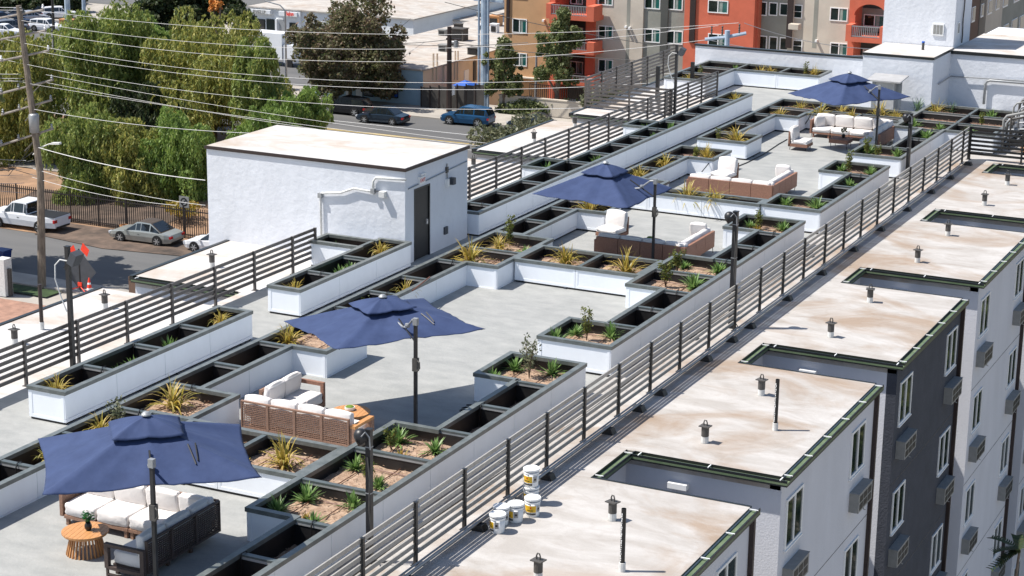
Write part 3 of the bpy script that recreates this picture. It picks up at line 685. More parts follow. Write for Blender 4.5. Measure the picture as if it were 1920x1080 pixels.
sp(MB().box(SX0, LXE, SY0, SY0+0.2, GZ, -0.001), 'wall', 'stucco')
sp(MB().box(SX0-0.03, SX1+0.03, SY0-0.03, SY1+0.03, SZ, SZ+0.085).box(SX0-0.05, SX1+0.05, SY0-0.05, SY0-0.03, SZ+0.01, SZ+0.1).box(SX1+0.03, SX1+0.05, SY0-0.03, SY1+0.05, SZ+0.01, SZ+0.1), 'roof_trim', 'brownspout')
sp(MB().box(SX0, SX1, SY0, SY1, SZ+0.085, SZ+0.1), 'roof', 'roof_membrane_white')
sp(MB().box(SX0+0.3, SX1-0.25, SY0+0.3, SY1-0.3, 0.0, 0.02), 'floor', 'black')
d = sp(MB().box(SX1-0.06, SX1-0.02, dy0+0.06, dy1-0.06, 0.02, dz-0.05), 'door', 'black')
sp(MB().box(SX1-0.12, SX1+0.012, dy0, dy0+0.05, 0, dz).box(SX1-0.12, SX1+0.012, dy1-0.05, dy1, 0, dz).box(SX1-0.12, SX1+0.012, dy0+0.05, dy1-0.05, dz-0.05, dz), 'door_frame', 'gutterblack')
h_ = MB().box(SX1-0.02, SX1+0.03, 48.1, 48.14, 0.95, 1.1).mesh('handle', 'steel'); ho = place('handle', h_, d)
# exit sign
ex = thing('exit_sign', 'small white sign box reading EXIT above the dark doorway', 'exit sign', (SX1, 47.75, 2.32))
MB().box(0.0, 0.07, -0.16, 0.16, -0.11, 0.11).build('box', 'white', ex)
tc = bpy.data.curves.new('letters', 'FONT'); tc.body = 'EXIT'; tc.size = 0.17; tc.extrude = 0.003; tc.align_x = 'CENTER'; tc.align_y = 'CENTER'
to = bpy.data.objects.new('tmp', tc); COL.objects.link(to)
bpy.context.view_layer.update()
def text_mesh(body, size, mt, depth=0.003, bold=0.0):
    tc.body = body; tc.size = size; tc.extrude = depth; tc.offset = bold
    bpy.context.view_layer.update()
    me = bpy.data.meshes.new_from_object(to.evaluated_get(bpy.context.evaluated_depsgraph_get())); me.materials.clear(); me.materials.append(MATS[mt]); return me
le = place('letters', text_mesh('EXIT', 0.15, 'redlabel'), ex, (0.073, 0, 0)); le.rotation_euler = (rad(90), 0, rad(90))
eb = MB().lathe([(0, -0.05), (0.05, -0.02), (0.05, 0.02), (0.0, 0.04)], 10).mesh('lamp_head', 'white')
for s in (-0.09, 0.05): place('lamp_head', eb, ex, (0.09, s, 0.19))
t = thing('wall_lamp', 'grey conduit run with lamp and junction box on the shaded side of the stair building', 'wall light', (SX1, 49.3, 2.2))
MB().tube([(0.02, -2.3, 0.0), (0.02, 1.3, 0.16)], 0.018, 6).tube([(0.03, 0.0, 0.1), (0.04, 0.0, -0.12)], 0.02, 6).tube([(0.03, 0.0, 0.2), (0.03, 0.0, 0.32)], 0.02, 6).build('conduit', 'graymetal', t)
MB().box(0, 0.09, -0.07, 0.05, -0.36, -0.13).build('junction_box', 'white', t); MB().box(0, 0.16, 0.16, 0.32, -0.34, -0.14).build('lamp_head', 'signback', t); MB().box(0, 0.05, -0.06, 0.06, 0.05, 0.22).build('bracket', 'darkgray', t)
t = tag(MB().box(0, 0.05, -0.1, 0.1, -0.11, 0.11).box(0.05, 0.052, -0.07, 0.07, -0.08, 0.08).build('wall_outlet', ['signback'], None, loc=(SX1, 49.25, 0.52)), 'small dark outlet cover low on the wall right of the doorway', 'outlet')
t = thing('wall_conduit', 'grey pipe stepping up the sunlit front wall of the stair building', 'pipe', (-28.4, 46.83, 0))
def P(px, py): v = AY(px, py, 46.78); return (v.x+28.4, -0.06, v.z)
MB().tube([P(603, 440), P(601, 366), P(603, 362), P(640, 361), P(664, 353), P(690, 358), P(700, 358)], 0.032, 8).tube([P(700, 358), P(700, 340), P(705, 333), P(762, 337)], 0.035, 8).build('pipe', 'whitepipe', t, smooth=True)
for q in ((601, 366), (700, 358)): a = P(*q); MB().box(a[0]-0.06, a[0]+0.06, -0.12, 0, a[2]-0.07, a[2]+0.07).build('elbow', 'graymetal', t)
a = P(719, 364); MB().box(a[0]-0.1, a[0]+0.08, -0.16, 0, a[2]-0.08, a[2]+0.08).build('lamp_head', 'whitepipe', t); MB().tube([P(700, 357), P(712, 359)], 0.02, 6).build('bracket', 'signback', t)
# ---------------------------------------------------------------- far parapet, shed, tower, side block
t = thing('parapet_wall', 'long white stucco parapet wall with a dark cap behind the far planters', 'wall', (-27, 83.55, 0))
MB().box(-4.4, 4.9, 0, 0.22, 0, 1.36).build('wall', 'stucco', t); MB().box(-4.45, 4.9, -0.03, 0.25, 1.36, 1.43).build('coping', 'gutterblack', t)
t = thing('roof_shed', 'low white stucco shed with a flat white roof in front of the tower', 'building', (-20.6, 78.5, 0))
MB().box(-1.5, 1.45, 0, 3.3, 0, 2.3).build('wall', 'stucco', t); MB().box(-1.52, 1.48, -0.03, 3.3, 2.3, 2.4).build('roof_trim', 'gutterblack', t); MB().box(-1.5, 1.46, -0.01, 3.3, 2.4, 2.41).build('roof', 'roof_membrane_white', t)
t = tag(MB().lathe([(0.06, 0), (0.06, 0.3)], 10, m=0).lathe([(0.066, 0.3), (0.066, 0.36), (0, 0.36)], 10, m=1).build('vent_pipe', ['darkgray', 'tarpblue'], loc=(-20.1, 80.4, 2.41)), 'short pipe with a blue cap on the shed roof', 'pipe')
t = thing('roof_tower', 'tall plain white stucco tower behind the shed, cut by the top of the picture', 'building', (-20.6, 81.85, 0))
MB().box(-1.65, 1.42, 0, 2.9, 0, 6.5).build('wall', 'stucco', t); MB().box(-1.7, 1.46, -0.04, 2.95, 6.5, 6.6).build('roof', 'roof_membrane_white', t)
v0 = MB().box(0.5, 0.98, -0.06, 0, 0.87, 1.36).mesh('louvre_frame', 'white')
lo = thing('wall_louvre', 'white louvred vent on the front of the tower', 'vent', (-20.6, 81.85, 2.0)); fo = place('louvre_frame', v0, lo)
gg = MB()
for k in range(3): gg.box(0.54+k*0.14, 0.66+k*0.14, -0.066, -0.06, 0.92, 1.31)
gg.build('louvre', 'acgray', lo)
lo2 = thing('wall_louvre', 'narrow louvred vent on the shaded side of the tower', 'vent', (-19.18, 82.3, 2.9)); MB().box(0, 0.04, 0, 0.35, 0, 0.5).build('louvre_frame', 'white', lo2); MB().box(0.04, 0.045, 0.04, 0.31, 0.04, 0.46).build('louvre', 'acgray', lo2)
t = thing('wall_conduit', 'dark wavy pipe running up the shaded side of the tower', 'pipe', (-19.14, 83.1, 2.45)); MB().tube([(0.02, 0.05*math.sin(k*1.7), k*0.35) for k in range(12)], 0.03, 6).build('pipe', 'darkgray', t)
t = thing('roof_block', 'long white building wing to the right of the tower with a dark eave', 'building', (-15.5, 81.45, 0))
MB().box(-3.65, 9, 0, 9, 0, 2.28).build('wall', 'stucco', t); MB().box(-3.68, 9, -0.06, 0.0, 2.2, 2.33).build('roof_trim', 'gutterblack', t); MB().box(-3.65, 9, 0, 6, 2.28, 2.34).build('roof', 'roof_membrane_white', t)
t = thing('wall_conduit', 'grey arched pipe on the white wall right of the tower', 'pipe', (-17.6, 81.4, 0))
MB().tube([(0, -0.05, 0.2), (0, -0.05, 1.05), (0.06, -0.05, 1.17), (0.2, -0.05, 1.22), (4, -0.05, 1.22)], 0.055, 8).build('pipe', 'graymetal', t, smooth=True)
t = thing('wall_conduit', 'thin straight pipe high on the shaded wall beside the tower', 'pipe', (-19.1, 81.36, 0))
MB().tube([(0.02, -2.0, 1.2), (0.05, -0.02, 1.26), (5, -0.02, 1.36)], 0.03, 6).build('pipe', 'graymetal', t)
# shiny exhaust hood between umbrella and shed
c = AZ(1655, 190, 0.3)
t = thing('exhaust_hood', 'shiny metal exhaust box with a flat lid in front of the shed', 'exhaust hood', (-20.75, 77.6, 0))
MB().box(-0.5, 0.42, -0.5, 0.4, 0, 1.45).build('duct', 'steel', t); MB().box(-0.5, -0.35, -0.52, -0.5, 0.1, 1.45).build('seam', 'graymetal', t)
MB().obox((-0.0, -0.05, 1.56), (0.7, 0, 0), (0, 0.65, 0.05), (0, 0, 0.03)).build('lid', 'steel', t); MB().box(0.5, 0.66, -0.25, -0.2, 0, 1.5).box(0.42, 0.5, -0.3, 0.3, 0.2, 1.4).build('leg', 'graymetal', t)
MB().lathe([(0, 0), (0.15, 0), (0.15, 0.3), (0, 0.34)], 12, (0.75, -0.3)).build('tank', 'tarpblue', t)
# tangle of conduits at the far right
t = thing('conduit_rack', 'tangle of bent grey and black conduits and valves at the far right corner', 'pipes', (-14.2, 74.6, 0))
random.seed(11)
for k in range(11):
    y = -2.2+k*0.42; h = random.uniform(0.9, 1.9); x0 = -0.7+random.uniform(-0.3, 0.3)
    MB().tube([(x0, y, 0), (x0, y, h-0.15), (x0+0.1, y, h), (x0+0.5, y+0.1, h+0.1), (x0+1.3, y+0.3, h+0.35), (x0+2.6, y+0.5, h+0.4)], 0.036 if k % 3 else 0.052, 7).build('pipe', random.choice(['graymetal', 'darkgray', 'graymetal', 'acgray']), t, smooth=True)
for k in range(16):
    x, y, z = random.uniform(-0.8, 1.4), random.uniform(-2.2, 2.3), random.uniform(0.7, 2.0)
    MB().lathe([(0, 0), (0.06, 0), (0.06, 0.12), (0.02, 0.14), (0.02, 0.26), (0.07, 0.27), (0, 0.3)], 8, (x, y)).build('valve', 'darkgray', t).location.z = z
for k in range(5):
    MB().tube([(-0.9, -2+k, 0.5+k*0.1), (2.2, -2+k*0.9, 0.9+k*0.12)], 0.035, 6).tube([(-0.6+k*0.5, -2.3, 0.3+k*0.2), (-0.4+k*0.5, 2.4, 0.7+k*0.2)], 0.03, 6).build('pipe', 'graymetal', t)
MB().box(-0.9, 1.6, -1.5, -1.3, 0.1, 0.35).box(-0.9, 1.5, 0.6, 0.9, 0.05, 0.4).build('unit', 'black', t)
MB().box(0.0, 0.9, -2.1, -1.7, 0.05, 0.2).build('box', 'woodorange', t)

# ---------------------------------------------------------------- umbrellas
def umbrella(corners, apex, mast, mz, label, folds=0, ties=False):
    """square cantilever umbrella: corners in order (back-left, front-left, front-right, back-right), real canopy with top vent"""
    C = [Vector(c) for c in corners]; A = Vector(apex); mid = sum(C, Vector())/4
    t = thing('cantilever_umbrella', label, 'umbrella', (mast[0], mast[1], 0.1), 0, 'navy blue cantilever umbrellas')
    O = Vector((mast[0], mast[1], 0.1))
    n = 28; q0 = 0.12
    def pt(u, v):
        a = (1-u)/2; b = (1-v)/2
        base = C[0]*(a*b)+C[1]*((1-a)*b)+C[2]*((1-a)*(1-b))+C[3]*(a*(1-b))
        r = max(abs(u), abs(v)); s = min(abs(u), abs(v))
        tt = s/max(r, 1e-6)                   # 0 on the mid rib, 1 on the corner rib
        nrm = (A-mid)
        hgt = (1-r)
        p = base+nrm*hgt
        sag = 0.085*math.sin(math.pi*tt)*r*(1-0.75*r)+0.02*math.sin(math.pi*tt)*r                      # cloth hangs between ribs
        pull = 0.05*(1-tt*tt)*(r**2.5)                     # hem curves inwards
        p = p+(Vector((mid.x, mid.y, p.z))-p)*pull
        p.z -= sag
        ang = math.atan2(v, u)
        p.z += 0.012*math.sin(ang*13+r*3)*r*math.sin(math.pi*min(1, tt+0.1))+0.008*math.sin(ang*29+5*r)*r
        if folds:
            w_ = max(0.0, 1-abs((u-0.35)+(v*0.25)))*max(0, u+0.1)
            p.z -= folds*w_*(0.5+0.5*math.sin(7*(u*0.8-v)+9*v))*0.8*(1-r*0.55)
        return p
    m_ = MB(); idx = {}
    for ring in range(n+1):
        r = q0+(1-q0)*ring/n; K = 4*20
        for k in range(K):
            s_ = k/20; side = int(s_); f = (s_-side)*2-1
            u, v = ((f, -1), (1, f), (-f, 1), (-1, -f))[side]
            m_.v.append(tuple(pt(u*r, v*r)-O))
    K = 80
    for ring in range(n):
        for k in range(K):
            m_.f.append((ring*K+k, ring*K+(k+1) % K, (ring+1)*K+(k+1) % K, (ring+1)*K+k)); m_.m.append(0)
    can = m_.build('canopy', 'fabric', t, smooth=True)
    md = can.modifiers.new('hem', 'SOLIDIFY'); md.thickness = 0.006
    v_ = MB(); q1 = 0.34; R_ = 10
    for ring in range(R_+1):
        r = q1*ring/R_
        for k in range(K):
            s_ = k/20; side = int(s_); f = (s_-side)*2-1
            u, v = ((f, -1), (1, f), (-f, 1), (-1, -f))[side]
            p = pt(u*r, v*r); p.z += 0.085+0.03*math.sin(3.1*ring/R_)
            if folds: p.z += folds*0.3*r
            v_.v.append(tuple(p-O))
    for ring in range(R_):
        for k in range(K): v_.f.append((ring*K+k, ring*K+(k+1) % K, (ring+1)*K+(k+1) % K, (ring+1)*K+k)); v_.m.append(0)
    ven = v_.build('vent_flap', 'fabric', t, smooth=True); md = ven.modifiers.new('hem', 'SOLIDIFY'); md.thickness = 0.006
    top = pt(0, 0)-O+Vector((0, 0, 0.10))
    MB().lathe([(0, 0.07), (0.05, 0.055), (0.085, 0.02), (0.09, 0.0), (0.0, -0.02)], 14, (top.x, top.y)).build('finial', 'graymetal', t).location.z = top.z
    hub = pt(0, 0)-O+Vector((0, 0, -0.06))
    MB().cyl(hub.x, hub.y, hub.z-0.16, hub.z, 0.05, n=10).build('hub', 'black', t)
    for (u, v) in ((1, 1), (1, -1), (-1, 1), (-1, -1), (1, 0), (-1, 0), (0, 1), (0, -1)):
        a = hub; b = pt(u*0.97, v*0.97)-O-Vector((0, 0, 0.03)); mq = pt(u*0.55, v*0.55)-O-Vector((0, 0, 0.05+folds*0.3))
        MB().tube([a, mq, b], 0.010, 5).build('rib', 'black', t)
    H = mz-0.1
    MB().box(-0.034, 0.034, -0.03, 0.03, 0, H).build('mast', 'blackpole', t)
    MB().box(-0.05, 0.05, -0.045, 0.045, H-0.12, H+0.03).build('mast_cap', 'graymetal', t)
    MB().box(-0.5, 0.5, -0.5, 0.5, 0, 0.06).build('base_plate', 'black', t)
    d = Vector((hub.x, hub.y, 0)).normalized()
    # arm goes from the mast through the canopy to the hub; brace below it
    MB().tube([Vector((0, 0, H-0.03)), Vector((d.x*0.16, d.y*0.16, H-0.05)), Vector((d.x*0.48, d.y*0.48, H-0.30)), Vector((d.x*0.7, d.y*0.7, H-0.34)), Vector((hub.x, hub.y, hub.z-0.12))], 0.026, 7).build('arm', 'graymetal', t)
    MB().tube([Vector((0, 0, H-0.5)), Vector((hub.x*0.5, hub.y*0.5, (H+hub.z)/2-0.16))], 0.018, 6).build('brace', 'black', t)
    a = Vector((d.x*0.42, d.y*0.42, H-0.24)); b = Vector((d.x*0.16, d.y*0.16, H-0.03))
    MB().lathe([(0, -0.05), (0.05, -0.04), (0.06, 0), (0.05, 0.04), (0, 0.05)], 10).build('joint', 'graymetal', t).location = a
    cr = MB().tube([(0.05, -0.03, 1.75), (0.12, -0.06, 1.72), (0.13, -0.06, 1.6), (0.07, -0.05, 1.52), (0.03, -0.04, 1.55)], 0.016, 6).box(-0.055, 0.055, -0.055, 0.055, 1.5, 1.78).build('crank', 'darkgray', t)
    MB().tube([(0.0, -0.05, 1.5), (0.01, -0.06, 1.2), (0.0, -0.05, 0.9)], 0.006, 4).build('cord', 'black', t)
    if ties:
        for s in (0, 1):
            p = pt(0.42+0.0*s, 0.36+0.07*s)-O; q = pt(0.72-0.05*s, 0.42+0.02*s)-O
            MB().tube([p+Vector((0, 0, 0.03)), p*0.5+q*0.5+Vector((0, 0, 0.035)), q+Vector((0, 0, 0.03))], 0.014, 4).build('tie_strap', 'black', t)
    return t
umbrella([(-21.91, 25.79, 2.15), (-20.02, 23.6, 2.17), (-17.27, 25.96, 2.18), (-19.16, 28.15, 2.15)], (-19.56, 25.86, 2.86), (-18.62, 24.72), 2.66, 'navy umbrella nearest the camera, over the corner sofa and round table', ties=True)
umbrella([(-22.3, 34.5, 2.05), (-19.85, 32.72, 2.25), (-17.86, 35.5, 2.24), (-20.4, 37.4, 2.12)], (-20.12, 35.05, 2.66), (-18.72, 33.98), 2.72, 'rumpled navy umbrella in the large open courtyard with one corner stretched to the right', folds=0.12, ties=True)
umbrella([(-22.78, 48.1, 2.21), (-19.86, 48.05, 2.13), (-19.8, 51.3, 2.08), (-22.7, 51.42, 2.17)], (-21.27, 49.75, 2.85), (-19.68, 49.6), 2.66, 'smooth navy umbrella above the armless chair, its mast in front of the red-brown sofa')
umbrella([(-22.14, 68.76, 2.1), (-19.68, 67.01, 2.13), (-17.75, 69.72, 2.2), (-20.21, 71.47, 2.17)], (-19.96, 69.23, 2.88), (-18.62, 68.55), 2.7, 'farthest navy umbrella, near the white tower', folds=0.08)

# ---------------------------------------------------------------- sofas, chairs, tables
SG = 'corner sofas on the roof'
def lattice(L, H, mt, step=0.052, r=0.008, backing=None):
    m_ = MB(); n = int(L/step); k = int(H/0.038)
    for i in range(n+1): m_.box(i*L/n-r, i*L/n+r, -0.006, 0.006, 0, H)
    for j in range(k+1): m_.box(0, L, -0.012, 0.004, j*H/k-r*1.1, j*H/k+r*1.1)
    return m_
def back_mod(t, x, y, rz, L, mt, h=0.78, cush='cushion', lat=True, cz=0.40, bh=0.42):
    """one back panel with its cushion; local +y is the sitter's side"""
    R_ = Matrix.Rotation(rz, 4, 'Z')
    def put(nm, me, lx, ly, lz, rx=0):
        o = place(nm, me, t); o.matrix_local = Matrix.Translation((x, y, 0)) @ R_ @ Matrix.Translation((lx, ly, lz)) @ Matrix.Rotation(rx, 4, 'X'); return o
    z0 = 0.16
    if lat:
        pn = put('back_panel', MB().box(0.0, 0.03, -0.03, 0.03, z0, h-0.04).box(L-0.03, L, -0.03, 0.03, z0, h-0.04).box(0.03, L-0.03, -0.025, 0.025, h-0.075, h-0.04).box(0.03, L-0.03, -0.025, 0.025, z0, z0+0.04).mesh('back_panel', mt), 0, 0, 0)
        lt = place('wicker_weave', lattice(L-0.06, h-0.115-z0-0.04, mt).mesh('wicker_weave', mt), pn, (0.03, -0.01, z0+0.04))
    else:
        put('back_panel', MB().box(0.008, L-0.008, -0.05, 0.03, z0+0.0, h-0.08).mesh('back_panel', mt), 0, 0, 0)
    put('back_cushion', rbox(L-0.02, 0.17, bh, cush, 0.055, 0.035 if bh > 0.4 else 0.02), L/2, 0.12, cz, -0.13)
def seat_mod(t, x, y, w_, d_, mt, cush='cushion', z=0.2, ch=0.24):
    place('seat_cushion', rbox(w_-0.015, d_-0.015, ch, cush, 0.04, 0.018), t, (x+w_/2, y+d_/2, z))
    MB().box(x+0.01, x+w_-0.01, y+0.01, y+d_-0.01, z-0.06, z).build('seat_base', mt, t)
    MB().box(x+0.04, x+0.1, y+0.03, y+0.09, 0, z-0.06).build('leg', mt, t); MB().box(x+w_-0.1, x+w_-0.04, y+0.03, y+0.09, 0, z-0.06).build('leg', mt, t)
# 1: sofa under the nearest umbrella
Z1 = 0.1
t = thing('corner_sofa', 'white cushioned corner sofa with dark lattice wicker backs under the nearest umbrella', 'sofa', (-22.3, 25.2, Z1), 0, SG)
W = 0.735
for k in range(4):
    back_mod(t, (k+1)*W+0.08, 2.33, math.pi, W, 'wicker', 0.80)
for k in range(3): seat_mod(t, 0.1+k*W, 1.52, W, 0.72, 'wicker')
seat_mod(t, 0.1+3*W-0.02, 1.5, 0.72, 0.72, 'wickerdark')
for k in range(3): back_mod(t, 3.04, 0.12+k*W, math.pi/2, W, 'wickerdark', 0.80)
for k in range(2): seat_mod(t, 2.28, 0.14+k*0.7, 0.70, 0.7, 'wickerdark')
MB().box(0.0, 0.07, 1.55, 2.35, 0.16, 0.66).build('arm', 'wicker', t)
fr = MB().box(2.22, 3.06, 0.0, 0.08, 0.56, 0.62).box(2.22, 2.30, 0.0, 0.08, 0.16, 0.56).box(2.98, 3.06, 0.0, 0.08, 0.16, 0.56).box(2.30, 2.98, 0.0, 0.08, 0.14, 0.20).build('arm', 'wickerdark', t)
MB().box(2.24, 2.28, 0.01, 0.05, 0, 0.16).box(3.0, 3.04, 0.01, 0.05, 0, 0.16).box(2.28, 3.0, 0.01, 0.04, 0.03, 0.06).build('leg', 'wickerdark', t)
# 2: sofa seen from behind
t = thing('corner_sofa', 'corner sofa seen from behind with four open-weave wicker backs, behind the front planters', 'sofa', (-22.12, 32.5, Z1), 0, SG)
W = 0.66
for k in range(4): back_mod(t, k*W+0.02, 0, 0, W, 'wicker', 0.80, cz=0.42)
for k in range(3): seat_mod(t, 0.66+k*W, 0.2, W, 0.68, 'wicker')
for k in range(3): back_mod(t, 0.0, 0.75+(k+0.0)*W+0.0-0.66+0.66, -math.pi/2+0, W, 'wicker', 0.80, cz=0.42) if k else None
for k in range(3): seat_mod(t, 0.12, 0.1+k*W, 0.66, W, 'wicker')
MB().box(0.0, 0.78, 2.06, 2.14, 0.58, 0.66).box(0.70, 0.78, 2.06, 2.14, 0.1, 0.58).box(0, 0.08, 2.06, 2.14, 0.1, 0.58).build('arm', 'wickerred', t)
MB().box(2.68, 2.80, 0.0, 0.78, 0.56, 0.62).build('arm_top', 'woodorange', t); MB().box(2.68, 2.80, 0.0, 0.12, 0.05, 0.56).box(2.68, 2.80, 0.66, 0.78, 0.05, 0.56).build('arm', 'wicker', t)
def legs(t, pts, h=0.16, splay=0.03):
    for (x, y) in pts: MB().tube([(x, y, h), (x+random.choice((-splay, splay)), y-splay, 0)], 0.014, 5, r1=0.009).build('leg', 'black', t)
def solid_sofa(label, ox, oy, Lx, Ly, nx, ny, mt='wickerred'):
    t = thing('corner_sofa', label, 'sofa', (ox, oy, Z1), 0, SG)
    w_ = Lx/nx
    for k in range(nx): back_mod(t, k*w_, 0.05, 0, w_, mt, 0.72, lat=False, cz=0.38, bh=0.34)
    for k in range(nx): seat_mod(t, k*w_, 0.12, w_, 0.66, mt, ch=0.2)
    h_ = Ly/ny
    for k in range(ny): back_mod(t, Lx-0.03, 0.05+k*h_, math.pi/2, h_, mt, 0.72, lat=False, cz=0.38, bh=0.34)
    for k in range(ny-1): seat_mod(t, Lx-0.74, 0.78+k*h_*0.9, 0.66, h_*0.9, mt, ch=0.2)
    o = place('pillow', rbox(0.48, 0.14, 0.46, 'cushion', 0.05, 0.05), t, (Lx-0.42, Ly-0.12, 0.42), 0.15); o.rotation_euler.x = 0.25
    MB().box(-0.05, 0.01, 0, 0.75, 0.16, 0.55).build('arm', mt, t)
    legs(t, [(0.05, 0.05), (0.05, 0.7), (Lx, Ly-0.05), (Lx-0.6, Ly-0.05)])
    return t
solid_sofa('red-brown corner sofa with bluish shaded back cushions, in front of the smooth umbrella mast', -21.58, 49.9, 2.75, 2.3, 4, 3)
solid_sofa('red-brown ribbed corner sofa with bright white cushions behind the slim planter', -22.25, 58.95, 2.92, 2.5, 4, 4)
def chair(label, x, y, rz, mt='wickerred'):
    t = thing('armless_chair', label, 'chair', (x, y, Z1), rz, 'armless lounge chairs')
    MB().box(-0.36, 0.36, -0.36, 0.36, 0.14, 0.24).build('seat_base', mt, t); MB().box(-0.36, 0.36, -0.37, -0.31, 0.14, 0.68).build('back_panel', mt, t)
    place('seat_cushion', rbox(0.70, 0.66, 0.15, 'cushion', 0.045, 0.02), t, (0, 0.03, 0.24))
    o = place('back_cushion', rbox(0.68, 0.17, 0.46, 'cushion', 0.055, 0.045), t, (0, -0.21, 0.37)); o.rotation_euler.x = 0.16
    legs(t, [(-0.3, -0.3), (0.3, -0.3), (-0.3, 0.3), (0.3, 0.3)], 0.15)
    return t
chair('armless white cushioned chair facing the camera, under the smooth umbrella', -22.05, 52.2, math.pi-0.15)
chair('armless white cushioned chair facing the camera, behind the bright corner sofa', -21.9, 61.5, math.pi-0.15)
chair('armless brown chair turned to the right, beside the low square table', -21.45, 68.5, -math.pi/2)
# 5: far sofa, faces the camera
t = thing('corner_sofa', 'farthest corner sofa, white cushions facing the camera, shaded at the right by the umbrella', 'sofa', (-21.85, 69.4, Z1), 0, SG)
for k in range(4): back_mod(t, (k+1)*0.74, 2.45, math.pi, 0.74, 'wickerred', 0.72, lat=False)
for k in range(4): seat_mod(t, k*0.74, 1.65, 0.74, 0.68, 'wickerred', ch=0.17)
for k in range(3): back_mod(t, 3.05, 0.15+k*0.76, math.pi/2, 0.76, 'wickerred', 0.72, lat=False)
for k in range(2): seat_mod(t, 2.3, 0.15+k*0.75, 0.68, 0.75, 'wickerred', ch=0.17)
MB().box(-0.07, 0.0, 1.65, 2.5, 0.14, 0.66).build('arm', 'wickerred', t); legs(t, [(0.02, 1.7), (1.5, 1.7), (2.35, 0.2), (3.0, 0.2)])
o = place('pillow', rbox(0.45, 0.15, 0.42, 'cushion', 0.05, 0.05), t, (0.22, 1.95, 0.36), 1.0)
def round_table(x, y, label):
    t = thing('slatted_round_table', label, 'table', (x, y, Z1), 0.2, 'round slatted wooden tables')
    R_ = 0.42
    n = 9; wd = 2*R_/n
    for k in range(n):
        a, b = -R_+k*wd+0.003, -R_+(k+1)*wd-0.003; vs = []
        pts = []
        for u in [a+(b-a)*i/4 for i in range(5)]: pts.append((u, -math.sqrt(max(0.0004, R_*R_-u*u))))
        for u in [b-(b-a)*i/4 for i in range(5)]: pts.append((u, math.sqrt(max(0.0004, R_*R_-u*u))))
        N = len(pts); vs = [(p[0], p[1], z) for z in (0.40, 0.43) for p in pts]
        MB().add(vs, [tuple(range(N))[::-1], tuple(range(N, 2*N))]+[(i, (i+1) % N, N+(i+1) % N, N+i) for i in range(N)]).build('top_slat', 'woodorange', t)
    MB().lathe([(0.36, 0.395), (0.40, 0.395), (0.40, 0.375), (0.20, 0.375), (0.2, 0.395)], 24).build('apron', 'woodorange', t)
    sl_ = MB().box(-0.016, 0.016, -0.012, 0.012, 0, 0.40).mesh('base_slat', 'woodorange')
    for k in range(30):
        a = 2*math.pi*k/30; o = place('base_slat', sl_, t); o.matrix_local = Matrix.Rotation(a, 4, 'Z') @ Matrix.Translation((0.345, 0, 0)) @ Matrix.Rotation(-0.24, 4, 'Y')
    return t
round_table(-21.02, 25.88, 'round slatted wooden table with a black pot on it, beside the white corner sofa')
round_table(-20.2, 33.8, 'round slatted wooden table with a low white bowl, behind the open-weave sofa')
t = thing('potted_plant', 'leafy green plant in a round black pot on the nearest wooden table', 'potted plant', (-20.98, 25.92, Z1+0.43))
MB().lathe([(0, 0), (0.04, 0), (0.065, 0.04), (0.068, 0.09), (0.05, 0.125), (0.045, 0.15), (0.04, 0.12), (0, 0.12)], 16).build('pot', 'pot', t, smooth=True)
def leafball(n, R_, sz, c=(0, 0, 0), fl=0.8, seed=1):
    rg = random.Random(seed); m_ = MB()
    for k in range(n):
        d = Vector((rg.gauss(0, 1), rg.gauss(0, 1), rg.gauss(0, 1)*fl)).normalized()*R_*rg.uniform(0.35, 1); p = Vector(c)+d
        a = Vector((rg.gauss(0, 1), rg.gauss(0, 1), rg.gauss(0, 0.5))).normalized()*sz*rg.uniform(0.6, 1.2); b = a.cross(Vector((rg.gauss(0, 1), rg.gauss(0, 1), rg.gauss(0, 1)))).normalized()*sz*0.55
        m_.add([p-a, p-b*0.9, p+a, p+b*0.9], [(0, 1, 2, 3)])
    return m_
leafball(70, 0.12, 0.045, (0, 0, 0.27), 0.9, 3).build('foliage', 'leafbright', t)
MB().tube([(0, 0, 0.12), (0.02, 0, 0.3)], 0.006, 4).tube([(0, 0, 0.12), (-0.05, 0.02, 0.3)], 0.006, 4).build('stem', 'leafbright', t)
t = thing('moss_bowl', 'low white bowl of green moss on the second wooden table', 'bowl', (-20.25, 33.85, Z1+0.43))
MB().lathe([(0, 0), (0.09, 0), (0.11, 0.03), (0.11, 0.075), (0.1, 0.075), (0.09, 0.05)], 18).build('bowl', 'white', t); MB().lathe([(0.1, 0.07), (0.07, 0.095), (0.0, 0.105)], 14).build('moss', 'moss', t)
t = thing('low_table', 'low square red-brown table in front of the farthest sofa', 'table', (-20.25, 69.6, Z1))
MB().box(-0.36, 0.36, -0.34, 0.34, 0.2, 0.32).box(-0.37, 0.37, -0.35, 0.35, 0.32, 0.345).build('table_top', 'wickerred', t); legs(t, [(-0.3, -0.28), (0.3, -0.28), (-0.3, 0.28), (0.3, 0.28)], 0.2)
t = thing('potted_plant', 'small dark potted plant on the low square table', 'potted plant', (-20.2, 69.75, Z1+0.345))
MB().lathe([(0, 0), (0.05, 0), (0.075, 0.1), (0.05, 0.14), (0, 0.12)], 12).build('pot', 'pot', t); leafball(60, 0.13, 0.05, (0, 0, 0.3), 0.9, 5).build('foliage', 'shrubgray', t)
tag(MB().lathe([(0, 0), (0.1, 0.0), (0.12, 0.06), (0.08, 0.12), (0, 0.13)], 14).build('moss_ball', 'moss', loc=(-20.3, 50.9, Z1+0.45)), 'yellow-green cushion of moss just showing above the shaded sofa back', 'bowl')
t = thing('low_table', 'low round table mostly hidden behind the shaded red-brown sofa', 'table', (-20.3, 50.95, Z1)); MB().cyl(0, 0, 0.42, 0.45, 0.35, n=20).build('table_top', 'wickerred', t); legs(t, [(-0.2, -0.2), (0.2, -0.2), (0, 0.25)], 0.42)
